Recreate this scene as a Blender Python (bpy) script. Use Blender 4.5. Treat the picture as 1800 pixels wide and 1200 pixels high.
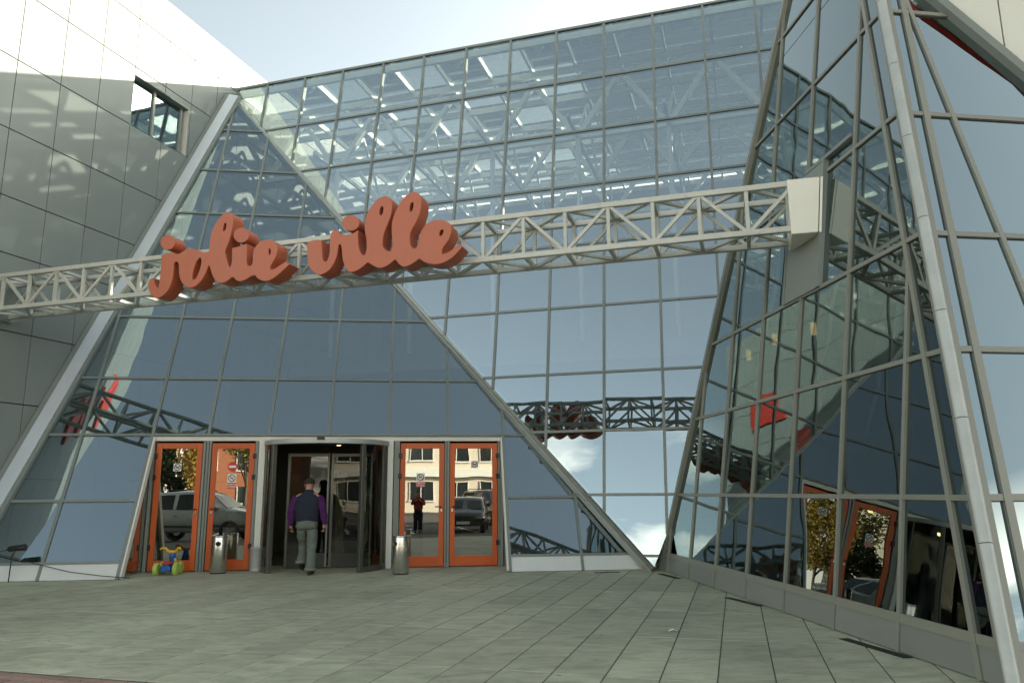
import bpy, bmesh, math, random
from mathutils import Vector, Matrix, noise as mnoise
random.seed(7)
R = math.radians
for o in list(bpy.data.objects):
    bpy.data.objects.remove(o)
scene = bpy.context.scene
COL = scene.collection

# ------------------------------------------------------------------ camera
CAM = Vector((0, 0, 1.5))
FPX = 1336.7736
PITCH, ROLL = R(11.1348), R(-0.4163)
_f = Vector((0, math.cos(PITCH), math.sin(PITCH)))
_u = Vector((0, -math.sin(PITCH), math.cos(PITCH)))
_r = Vector((1, 0, 0))
CR = _r * math.cos(ROLL) + _u * math.sin(ROLL)
CU = _u * math.cos(ROLL) - _r * math.sin(ROLL)
CF = _f
cd = bpy.data.cameras.new('camera')
cam = bpy.data.objects.new('camera', cd)
COL.objects.link(cam)
m3 = Matrix((CR, CU, -CF)).transposed()
cam.matrix_world = Matrix.Translation(CAM) @ m3.to_4x4()
cd.sensor_width = 36.0
cd.lens = FPX / 1800 * 36
cd.clip_start = 0.05
cd.clip_end = 3000
scene.camera = cam

# ------------------------------------------------------------------ light
SUN_AZ, SUN_EL = R(58), R(20)          # azimuth measured from +Y towards +X
SUN = Vector((math.sin(SUN_AZ) * math.cos(SUN_EL), math.cos(SUN_AZ) * math.cos(SUN_EL), math.sin(SUN_EL)))
sl = bpy.data.lights.new('sun', 'SUN')
sl.energy = 5.0
sl.angle = R(0.5)
sl.color = (1.0, 0.90, 0.74)
so = bpy.data.objects.new('sun', sl)
COL.objects.link(so)
so.rotation_euler = (-SUN).to_track_quat('-Z', 'Y').to_euler()
so.location = (20, 30, 40)

world = bpy.data.worlds.new('World')
scene.world = world
world.use_nodes = True
wn, wl = world.node_tree.nodes, world.node_tree.links
wn.clear()
def wnode(t, **k):
    n = wn.new(t)
    for a, b in k.items():
        setattr(n, a, b)
    return n
out = wnode('ShaderNodeOutputWorld')
bg = wnode('ShaderNodeBackground')
bg.inputs['Strength'].default_value = 0.10
sky = wnode('ShaderNodeTexSky', sky_type='NISHITA')
sky.sun_disc = False
sky.sun_elevation = SUN_EL
sky.sun_rotation = SUN_AZ
sky.air_density = 1.0
sky.dust_density = 3.0
sky.ozone_density = 1.2
tc = wnode('ShaderNodeTexCoord')
sep = wnode('ShaderNodeSeparateXYZ')
wl.new(tc.outputs['Generated'], sep.inputs[0])
zc = wnode('ShaderNodeMath', operation='MAXIMUM'); wl.new(sep.outputs['Z'], zc.inputs[0]); zc.inputs[1].default_value = 0.03
zz = wnode('ShaderNodeMath', operation='ADD'); wl.new(zc.outputs[0], zz.inputs[0]); zz.inputs[1].default_value = 0.12
dv = wnode('ShaderNodeVectorMath', operation='DIVIDE')
cmb = wnode('ShaderNodeCombineXYZ')
for i in range(3):
    wl.new(zz.outputs[0], cmb.inputs[i])
wl.new(tc.outputs['Generated'], dv.inputs[0]); wl.new(cmb.outputs[0], dv.inputs[1])
cn = wnode('ShaderNodeTexNoise'); cn.inputs['Scale'].default_value = 1.15; cn.inputs['Detail'].default_value = 8; cn.inputs['Roughness'].default_value = 0.56
ofs = wnode('ShaderNodeVectorMath', operation='ADD'); ofs.inputs[1].default_value = (3.1, 1.7, 0.4)
wl.new(dv.outputs[0], ofs.inputs[0]); wl.new(ofs.outputs[0], cn.inputs['Vector'])
cr = wnode('ShaderNodeMapRange'); cr.inputs['From Min'].default_value = 0.40; cr.inputs['From Max'].default_value = 0.51
wl.new(cn.outputs['Fac'], cr.inputs['Value'])
# cumulus lie low in the sky: they thin out towards the zenith
hi = wnode('ShaderNodeMapRange'); hi.inputs['From Min'].default_value = 0.42; hi.inputs['From Max'].default_value = 0.34
wl.new(sep.outputs['Z'], hi.inputs['Value'])
mk = wnode('ShaderNodeMath', operation='MULTIPLY'); wl.new(cr.outputs[0], mk.inputs[0]); wl.new(hi.outputs[0], mk.inputs[1])
mx = wnode('ShaderNodeMix', data_type='RGBA')
wl.new(mk.outputs[0], mx.inputs['Factor']); wl.new(sky.outputs[0], mx.inputs['A'])
mx.inputs['B'].default_value = (10.5, 9.9, 8.4, 1)
# thin high haze: part of the blue is veiled by pale white
bwn = wnode('ShaderNodeRGBToBW'); wl.new(sky.outputs[0], bwn.inputs[0])
veil = wnode('ShaderNodeMix', data_type='RGBA', blend_type='MULTIPLY'); veil.inputs['Factor'].default_value = 1
veil.inputs['B'].default_value = (1.36, 1.44, 1.22, 1); wl.new(bwn.outputs[0], veil.inputs['A'])
vm = wnode('ShaderNodeMix', data_type='RGBA'); vm.inputs['Factor'].default_value = .56
wl.new(sky.outputs[0], vm.inputs['A']); wl.new(veil.outputs['Result'], vm.inputs['B'])
wl.new(vm.outputs['Result'], mx.inputs['A'])
wl.new(mx.outputs['Result'], bg.inputs['Color']); wl.new(bg.outputs[0], out.inputs['Surface'])

scene.view_settings.view_transform = 'Standard'
scene.view_settings.look = 'None'
scene.view_settings.gamma = 1
scene.view_settings.use_curve_mapping = False
scene.view_settings.exposure = 1.95
scene.render.engine = 'CYCLES'
try:
    scene.cycles.max_bounces = 12
    scene.cycles.transparent_max_bounces = 24
    scene.cycles.glossy_bounces = 5
    scene.cycles.diffuse_bounces = 3
    scene.cycles.caustics_reflective = True
    scene.cycles.caustics_refractive = False
    scene.cycles.sample_clamp_indirect = 4.0
    scene.cycles.blur_glossy = 0.5
except Exception:
    pass

# ------------------------------------------------------------------ helpers
def ray(px, py):
    return CR * ((px - 900) / FPX) - CU * ((py - 600) / FPX) + CF

class Plane:
    """A flat facade: a point on it, a level direction h, the up-slope direction s, the outward normal n."""
    def __init__(self, o, h, s, ref=None):
        self.o, self.h, self.s = Vector(o), Vector(h).normalized(), Vector(s).normalized()
        n = self.h.cross(self.s).normalized()
        if n.dot(CAM - self.o) < 0:
            n = -n
        self.n = n
    def P(self, u, v, off=0.0):
        return self.o + self.h * u + self.s * v + self.n * off
    def Z(self, u, z, off=0.0):           # by height above the ground instead of slope length
        return self.P(u, (z - self.o.z) / self.s.z, off)
    def v_of(self, z):
        return (z - self.o.z) / self.s.z
    def at(self, px, py, off=0.0):
        d = ray(px, py); o = self.o + self.n * off
        return CAM + d * ((o - CAM).dot(self.n) / d.dot(self.n))
    def uv(self, p):
        q = Vector(p) - self.o
        return q.dot(self.h), q.dot(self.s)
    def dist(self, p):
        return (Vector(p) - self.o).dot(self.n)

def mkplane(th, phi, d):
    h = Vector((math.cos(th), math.sin(th), 0)); nb = Vector((-math.sin(th), math.cos(th), 0))
    return Plane(nb * d + Vector((0, 0, 1.5)), h, nb * math.cos(phi) + Vector((0, 0, math.sin(phi))))
PA = mkplane(R(6.747753), R(65.298253), 10.384548 * 1.5)
PB = mkplane(R(-16.743735), R(80.4), 15.1776)
PC = mkplane(R(-84.298141), R(81.948408), 3.029688 * 1.5)
PE = mkplane(R(7.666078), R(73.892705), 3.982593 * 1.5)
PD = Plane((-13.1146, 4.28358, 0), (0.310485, 0.950578, 0), (0, 0, 1))
PF = Plane((5.30944, 8.47982, 0), (0.9633, -0.2689, 0), (0, 0, 1))
GROUND = Plane((0, 0, 0), (1, 0, 0), (0, 1, 0))
UP = Vector((0, 0, 1))

class MB:
    def __init__(self):
        self.v, self.f, self.m = [], [], []
    def add(self, vs, fs, mi=0):
        b = len(self.v)
        self.v += [tuple(x) for x in vs]
        for f in fs:
            self.f.append([b + i for i in f]); self.m.append(mi)
        return self
    def prism(self, poly, vec, mi=0, side=None, back=None):
        n = len(poly); vec = Vector(vec)
        vs = [Vector(p) for p in poly] + [Vector(p) + vec for p in poly]
        side = mi if side is None else side; back = side if back is None else back
        # the face `poly` looks against `vec`
        nn = Vector((0, 0, 0))
        for i in range(n):
            nn += (vs[i] - vs[0]).cross(vs[(i + 1) % n] - vs[0])
        flip = nn.dot(vec) > 0
        f0 = list(range(n)); f1 = list(range(n, 2 * n))
        if flip: f0 = f0[::-1]
        else: f1 = f1[::-1]
        self.add(vs, [f0], mi)
        b = len(self.v) - 2 * n
        self.f.append([b + i for i in f1]); self.m.append(back)
        for i in range(n):
            j = (i + 1) % n
            q = [i, j, j + n, i + n]
            if not flip: q = q[::-1]
            self.f.append([b + k for k in q]); self.m.append(side)
        return self
    def box(self, c, ax, ay, az, mi=0):
        c, ax, ay, az = Vector(c), Vector(ax), Vector(ay), Vector(az)
        return self.prism([c - ax - ay - az, c + ax - ay - az, c + ax + ay - az, c - ax + ay - az], az * 2, mi)
    def bar(self, a, b, w, d, up=UP, mi=0):
        """A straight bar from a to b, w wide across and d deep along `up`."""
        a, b = Vector(a), Vector(b); t = (b - a).normalized()
        y = Vector(up); y = (y - t * y.dot(t))
        y = y.normalized() if y.length > 1e-6 else t.orthogonal().normalized()
        x = t.cross(y)
        return self.prism([a - x * w / 2 - y * d / 2, a + x * w / 2 - y * d / 2, a + x * w / 2 + y * d / 2, a - x * w / 2 + y * d / 2], b - a, mi)
    def tube(self, a, b, r0, r1=None, n=12, mi=0, caps=True):
        a, b = Vector(a), Vector(b); r1 = r0 if r1 is None else r1
        t = (b - a).normalized(); x = t.orthogonal().normalized(); y = t.cross(x)
        vs = []
        for p, r in ((a, r0), (b, r1)):
            for i in range(n):
                q = 2 * math.pi * i / n
                vs.append(p + x * (r * math.cos(q)) + y * (r * math.sin(q)))
        fs = [[i, (i + 1) % n, n + (i + 1) % n, n + i] for i in range(n)]
        if caps:
            fs += [list(range(n))[::-1], list(range(n, 2 * n))]
        return self.add(vs, fs, mi)
    def path(self, pts, r, n=8, mi=0):
        pts = [Vector(p) for p in pts]; rings = []
        x = None
        rr = r if isinstance(r, (list, tuple)) else [r] * len(pts)
        for i, p in enumerate(pts):
            t = (pts[min(i + 1, len(pts) - 1)] - pts[max(i - 1, 0)]).normalized()
            x = t.orthogonal().normalized() if x is None else (x - t * x.dot(t)).normalized()
            y = t.cross(x)
            rings.append([p + x * (rr[i] * math.cos(2 * math.pi * k / n)) + y * (rr[i] * math.sin(2 * math.pi * k / n)) for k in range(n)])
        vs = [v for g in rings for v in g]; fs = []
        for i in range(len(pts) - 1):
            for k in range(n):
                fs.append([i * n + k, i * n + (k + 1) % n, (i + 1) * n + (k + 1) % n, (i + 1) * n + k])
        fs += [list(range(n))[::-1], list(range((len(pts) - 1) * n, len(pts) * n))]
        return self.add(vs, fs, mi)
    def lathe(self, prof, c=(0, 0, 0), n=24, mi=0, axis=UP, a0=0, a1=2 * math.pi):
        c, az = Vector(c), Vector(axis).normalized()
        x = az.orthogonal().normalized() if abs(az.z) < .99 else Vector((1, 0, 0)); y = az.cross(x)
        full = abs(a1 - a0 - 2 * math.pi) < 1e-6; m = n if full else n + 1
        vs = []
        for r, z in prof:
            for i in range(m):
                q = a0 + (a1 - a0) * i / n
                vs.append(c + az * z + x * (r * math.cos(q)) + y * (r * math.sin(q)))
        fs = []
        for j in range(len(prof) - 1):
            for i in range(n):
                k = (i + 1) % m
                fs.append([j * m + i, j * m + k, (j + 1) * m + k, (j + 1) * m + i])
        return self.add(vs, fs, mi)
    def build(self, name, mats, parent=None, smooth=False, bevel=0, **tags):
        me = bpy.data.meshes.new(name)
        # store vertices relative to the piece's own middle so that every object has a sensible origin
        vs = [Vector(v) for v in self.v]
        lo = Vector([min(v[i] for v in vs) for i in range(3)]); hi = Vector([max(v[i] for v in vs) for i in range(3)])
        c = (lo + hi) / 2; c.z = lo.z
        me.from_pydata([v - c for v in vs], [], self.f)
        for mm in (mats if isinstance(mats, (list, tuple)) else [mats]):
            me.materials.append(mm)
        me.polygons.foreach_set('material_index', self.m)
        if smooth:
            me.polygons.foreach_set('use_smooth', [True] * len(me.polygons))
        me.update()
        if bevel:
            bm = bmesh.new(); bm.from_mesh(me)
            bmesh.ops.bevel(bm, geom=list(bm.edges), offset=bevel, segments=1, affect='EDGES', clamp_overlap=True)
            bm.to_mesh(me); bm.free()
        o = bpy.data.objects.new(name, me)
        COL.objects.link(o)
        place(o, c, parent)
        tag(o, **tags)
        return o

def wloc(o):
    p = Vector((0, 0, 0))
    while o is not None:
        p += o.location; o = o.parent
    return p
def place(o, c, parent):
    if parent is not None:
        o.parent = parent
        o.location = Vector(c) - wloc(parent)
    else:
        o.location = c
def tag(o, label=None, cat=None, group=None, kind=None):
    if label: o['label'] = label
    if cat: o['category'] = cat
    if group: o['group'] = group
    if kind: o['kind'] = kind
    return o
def thing(name, loc, label, cat, group=None, parent=None):
    o = bpy.data.objects.new(name, None)
    o.empty_display_size = 0.2
    COL.objects.link(o); place(o, Vector(loc), parent)
    return tag(o, label, cat, group)
def part_empty(name, loc, parent, label=None):
    o = bpy.data.objects.new(name, None); o.empty_display_size = 0.1
    COL.objects.link(o); place(o, Vector(loc), parent)
    return tag(o, label)

def clip(poly, f):
    """Keep the part of a convex polygon (list of (u,v)) where the linear function f(u,v) >= 0."""
    res = []
    for i in range(len(poly)):
        a, b = poly[i], poly[(i + 1) % len(poly)]
        fa, fb = f(*a), f(*b)
        if fa >= 0: res.append(a)
        if (fa >= 0) != (fb >= 0):
            t = fa / (fa - fb)
            res.append((a[0] + (b[0] - a[0]) * t, a[1] + (b[1] - a[1]) * t))
    return res
def area(poly):
    return abs(sum(poly[i][0] * poly[(i + 1) % len(poly)][1] - poly[(i + 1) % len(poly)][0] * poly[i][1] for i in range(len(poly)))) / 2 if len(poly) > 2 else 0
def shrink(poly, d):
    """Inset a convex polygon by d."""
    n = len(poly); cx = sum(p[0] for p in poly) / n; cy = sum(p[1] for p in poly) / n
    q = list(poly)
    for i in range(n):
        a, b = poly[i], poly[(i + 1) % n]
        dx, dy = b[0] - a[0], b[1] - a[1]; L = math.hypot(dx, dy)
        if L < 1e-6: continue
        nx, ny = -dy / L, dx / L
        if nx * (cx - a[0]) + ny * (cy - a[1]) < 0: nx, ny = -nx, -ny
        q = clip(q, lambda u, v, nx=nx, ny=ny, a=a: nx * (u - a[0]) + ny * (v - a[1]) - d)
        if len(q) < 3: return []
    return q
def dedupe(poly, e=1e-4):
    r = []
    for p in poly:
        if not r or math.hypot(p[0] - r[-1][0], p[1] - r[-1][1]) > e: r.append(p)
    while len(r) > 2 and math.hypot(r[0][0] - r[-1][0], r[0][1] - r[-1][1]) < e: r.pop()
    return r
def half(pl, other, ref, margin=0.0):
    """Half-plane of facade pl bounded by its crossing with `other`, on the side of the point ref."""
    sgn = 1 if other.dist(ref) > 0 else -1
    return lambda u, v: sgn * other.dist(pl.P(u, v)) - margin

# ------------------------------------------------------------------ materials
def mat(name, base=(.5, .5, .5), rough=.5, metal=0., spec=.5):
    m = bpy.data.materials.new(name); m.use_nodes = True
    b = m.node_tree.nodes['Principled BSDF']
    b.inputs['Base Color'].default_value = (*base, 1)
    b.inputs['Roughness'].default_value = rough
    b.inputs['Metallic'].default_value = metal
    b.inputs['Specular IOR Level'].default_value = spec
    return m
def nodes(m):
    return m.node_tree.nodes, m.node_tree.links, m.node_tree.nodes['Principled BSDF']
def N(m, t, **k):
    n = m.node_tree.nodes.new(t)
    for a, b in k.items():
        if a.startswith('i_'):
            n.inputs[a[2:].replace('_', ' ')].default_value = b
        else: setattr(n, a, b)
    return n
def weather(m, base, amt=.18, scale=2.0, stretch=(1, 1, 1), rough=None, bump=0.0, bscale=60, per_object=.06, dark=None):
    """Uneven tone, slight per-piece variation and fine relief on a surface."""
    nt, L, b = nodes(m)
    geo = N(m, 'ShaderNodeNewGeometry')
    mp = N(m, 'ShaderNodeMapping'); mp.inputs['Scale'].default_value = stretch
    L.new(geo.outputs['Position'], mp.inputs['Vector'])
    n1 = N(m, 'ShaderNodeTexNoise', i_Scale=scale, i_Detail=7., i_Roughness=.62)
    L.new(mp.outputs[0], n1.inputs['Vector'])
    oi = N(m, 'ShaderNodeObjectInfo')
    a = N(m, 'ShaderNodeMath', operation='MULTIPLY_ADD'); L.new(oi.outputs['Random'], a.inputs[0]); a.inputs[1].default_value = per_object * 2; a.inputs[2].default_value = -per_object
    s = N(m, 'ShaderNodeMath', operation='MULTIPLY_ADD'); L.new(n1.outputs['Fac'], s.inputs[0]); s.inputs[1].default_value = amt * 2.4; s.inputs[2].default_value = 1 - amt * 1.2
    t = N(m, 'ShaderNodeMath', operation='ADD'); L.new(s.outputs[0], t.inputs[0]); L.new(a.outputs[0], t.inputs[1])
    hs = N(m, 'ShaderNodeMix', data_type='RGBA', blend_type='MULTIPLY'); hs.inputs['Factor'].default_value = 1
    hs.inputs['A'].default_value = (*base, 1)
    L.new(t.outputs[0], hs.inputs['B']); L.new(hs.outputs['Result'], b.inputs['Base Color'])
    if rough is not None:
        rr = N(m, 'ShaderNodeMapRange'); rr.inputs['To Min'].default_value = rough[0]; rr.inputs['To Max'].default_value = rough[1]
        L.new(n1.outputs['Fac'], rr.inputs['Value']); L.new(rr.outputs[0], b.inputs['Roughness'])
    if bump:
        n2 = N(m, 'ShaderNodeTexNoise', i_Scale=bscale, i_Detail=4.)
        L.new(mp.outputs[0], n2.inputs['Vector'])
        bp = N(m, 'ShaderNodeBump'); bp.inputs['Strength'].default_value = 1; bp.inputs['Distance'].default_value = bump
        L.new(n2.outputs['Fac'], bp.inputs['Height']); L.new(bp.outputs[0], b.inputs['Normal'])
    return m

def solar_glass(name, refl=.34, gmax=.95, power=4.0, tint=(.30, .36, .36), gloss=(.86, .94, .97), wave=.006, tilt=.004, wscale=.9):
    """Coated solar glazing: mirror-like outside, tinted when seen through, each pane a little bowed and out of true."""
    m = bpy.data.materials.new(name); m.use_nodes = True
    nt = m.node_tree; L = nt.links; nt.nodes.clear()
    o = N(m, 'ShaderNodeOutputMaterial')
    geo = N(m, 'ShaderNodeNewGeometry'); oi = N(m, 'ShaderNodeObjectInfo')
    wn_ = N(m, 'ShaderNodeTexWhiteNoise', noise_dimensions='1D'); L.new(oi.outputs['Random'], wn_.inputs['W'])
    off = N(m, 'ShaderNodeVectorMath', operation='SCALE'); off.inputs['Scale'].default_value = 37.0; L.new(wn_.outputs['Color'], off.inputs[0])
    ad = N(m, 'ShaderNodeVectorMath', operation='ADD'); L.new(geo.outputs['Position'], ad.inputs[0]); L.new(off.outputs[0], ad.inputs[1])
    nz = N(m, 'ShaderNodeTexNoise', i_Scale=wscale, i_Detail=1.5, i_Roughness=.45); L.new(ad.outputs[0], nz.inputs['Vector'])
    bp = N(m, 'ShaderNodeBump'); bp.inputs['Strength'].default_value = 1; bp.inputs['Distance'].default_value = wave
    L.new(nz.outputs['Fac'], bp.inputs['Height'])
    ct = N(m, 'ShaderNodeVectorMath', operation='SUBTRACT'); ct.inputs[1].default_value = (.5, .5, .5); L.new(wn_.outputs['Color'], ct.inputs[0])
    st = N(m, 'ShaderNodeVectorMath', operation='SCALE'); st.inputs['Scale'].default_value = tilt * 2; L.new(ct.outputs[0], st.inputs[0])
    nn = N(m, 'ShaderNodeVectorMath', operation='ADD'); L.new(bp.outputs[0], nn.inputs[0]); L.new(st.outputs[0], nn.inputs[1])
    no = N(m, 'ShaderNodeVectorMath', operation='NORMALIZE'); L.new(nn.outputs[0], no.inputs[0])
    g = N(m, 'ShaderNodeBsdfGlossy'); g.inputs['Roughness'].default_value = 0.0; g.inputs['Color'].default_value = (*gloss, 1); L.new(no.outputs[0], g.inputs['Normal'])
    t = N(m, 'ShaderNodeBsdfTransparent'); t.inputs['Color'].default_value = (*tint, 1)
    lw = N(m, 'ShaderNodeLayerWeight'); lw.inputs['Blend'].default_value = .5
    pw = N(m, 'ShaderNodeMath', operation='POWER'); L.new(lw.outputs['Facing'], pw.inputs[0]); pw.inputs[1].default_value = power
    fr = N(m, 'ShaderNodeMapRange'); fr.inputs['To Min'].default_value = refl; fr.inputs['To Max'].default_value = gmax; L.new(pw.outputs[0], fr.inputs['Value'])
    ms = N(m, 'ShaderNodeMixShader'); L.new(fr.outputs[0], ms.inputs[0]); L.new(t.outputs[0], ms.inputs[1]); L.new(g.outputs[0], ms.inputs[2])
    L.new(ms.outputs[0], o.inputs['Surface'])
    return m
def clear_mat(name, c=(1, 1, 1)):
    m = bpy.data.materials.new(name); m.use_nodes = True
    nt = m.node_tree; nt.nodes.clear()
    o = N(m, 'ShaderNodeOutputMaterial'); t = N(m, 'ShaderNodeBsdfTransparent'); t.inputs['Color'].default_value = (*c, 1)
    nt.links.new(t.outputs[0], o.inputs['Surface'])
    return m
def emit(name, c, s):
    m = mat(name, (0, 0, 0)); b = m.node_tree.nodes['Principled BSDF']
    b.inputs['Emission Color'].default_value = (*c, 1); b.inputs['Emission Strength'].default_value = s
    return m

M = {}
M['glassA'] = solar_glass('solar_glass_dark', refl=.325, tint=(.46, .53, .54), gloss=(.77, .92, .98), wave=.004, tilt=.006)
M['glassB'] = solar_glass('solar_glass_pale', refl=.40, tint=(.58, .64, .62), gloss=(.82, .94, .98), wave=.004, tilt=.005)
M['glassC'] = solar_glass('solar_glass_wavy', refl=.15, power=2.4, tint=(.07, .085, .082), gloss=(.84, .95, .93), wave=.0045, tilt=.004)
M['glassE'] = solar_glass('solar_glass_front', refl=.36, tint=(.10, .12, .12), gloss=(.80, .94, .97), wave=.004, tilt=.003)
M['door_glass'] = solar_glass('door_glass', refl=.40, tint=(.30, .32, .28), gloss=(.96, .95, .88), wave=.002, tilt=.001)
M['drum_glass'] = solar_glass('drum_glass', gmax=.35, refl=.06, tint=(.42, .44, .38), gloss=(.9, .9, .85), wave=.003, tilt=.0)
M['roof_glass'] = solar_glass('roof_glass', refl=.15, tint=(.065, .078, .076), wave=.002, tilt=.002)
M['streak_pane'] = solar_glass('sun_streak_pane', refl=.08, tint=(.54, .56, .53), wave=.002, tilt=.002)  # clear roof panes, added to let sun streaks onto the roof steel
M['clear'] = clear_mat('glass_inner_face')
M['alu'] = weather(mat('mullion_aluminium', rough=.42, metal=.0, spec=.6), (.180, .205, .188), amt=.08, scale=3, per_object=.05)
M['alu_c'] = weather(mat('mullion_aluminium_warm', rough=.42, spec=.6), (.200, .208, .175), amt=.08, scale=3, per_object=.05)
M['alu_light'] = weather(mat('bright_aluminium', rough=.45, metal=.25, spec=.5), (.40, .43, .41), amt=.18, scale=5, per_object=.05, rough=(.38, .58))
M['flash'] = weather(mat('pale_flashing', rough=.3, metal=.35), (.62, .68, .72), amt=.06, scale=1.5, rough=(.22, .4))
M['base_panel'] = weather(mat('pale_base_panel', rough=.4), (.62, .65, .64), amt=.07, scale=2.2, rough=(.3, .5))
M['grey_panel'] = weather(mat('grey_base_panel', rough=.42), (.195, .212, .192), amt=.08, scale=1.8)
M['clad'] = weather(mat('cladding_panel', rough=.5, metal=.0, spec=.28), (.185, .213, .206), amt=.05, scale=.8, rough=(.44, .56), per_object=.03)
M['clad_warm'] = weather(mat('cladding_panel_pale', rough=.4, spec=.5), (.60, .61, .55), amt=.04, scale=.8, per_object=.02)
M['dark_gap'] = mat('joint_shadow_gap', (.012, .014, .013), .9)
M['truss'] = weather(mat('truss_paint', rough=.42, spec=.5), (.46, .475, .425), amt=.16, scale=5, per_object=.05, rough=(.35, .55))
M['truss_box'] = weather(mat('truss_box_paint', rough=.45), (.80, .80, .70), amt=.05, scale=2)  # cream paint, made paler still for the extra light on the box
M['sign_red'] = weather(mat('sign_red_face', rough=.36, spec=.5), (.41, .100, .040), amt=.12, scale=2.2, stretch=(3, 3, .7), rough=(.3, .5))
M['sign_side'] = weather(mat('sign_red_side', rough=.5), (.30, .055, .022), amt=.10, scale=3)
M['red'] = mat('banner_red', (.40, .030, .018), .5)
M['orange'] = weather(mat('door_orange', rough=.38, spec=.5), (.50, .088, .012), amt=.10, scale=4, rough=(.3, .5))
M['black'] = mat('black_plastic', (.014, .014, .014), .4)
M['white_post'] = weather(mat('white_post_paint', rough=.4), (.66, .68, .64), amt=.06, scale=3)
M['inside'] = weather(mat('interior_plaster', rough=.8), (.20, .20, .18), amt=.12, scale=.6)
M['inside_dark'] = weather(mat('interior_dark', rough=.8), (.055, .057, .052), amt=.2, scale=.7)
M['inside_floor'] = weather(mat('interior_floor', rough=.25), (.10, .10, .09), amt=.15, scale=1.2)
M['steel_white'] = weather(mat('roof_steel_paint', rough=.45), (.84, .85, .80), amt=.05, scale=3)
M['ss'] = weather(mat('stainless_steel', rough=.22, metal=1.0), (.58, .58, .54), amt=.10, scale=6, stretch=(9, 9, 1), rough=(.14, .34))
M['galv'] = weather(mat('galvanised_steel', rough=.4, metal=.4), (.50, .53, .52), amt=.2, scale=25, rough=(.3, .5))
M['asphalt'] = weather(mat('asphalt', rough=.85), (.055, .055, .054), amt=.25, scale=1.4, bump=.004, bscale=90)
M['concrete'] = weather(mat('rough_concrete', rough=.85), (.24, .235, .21), amt=.2, scale=2, bump=.002)
M['mortar'] = weather(mat('paving_bed', rough=.95), (.085, .085, .068), amt=.2, scale=6)
M['roof_dark'] = mat('roof_felt', (.10, .10, .10), .9)

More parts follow.
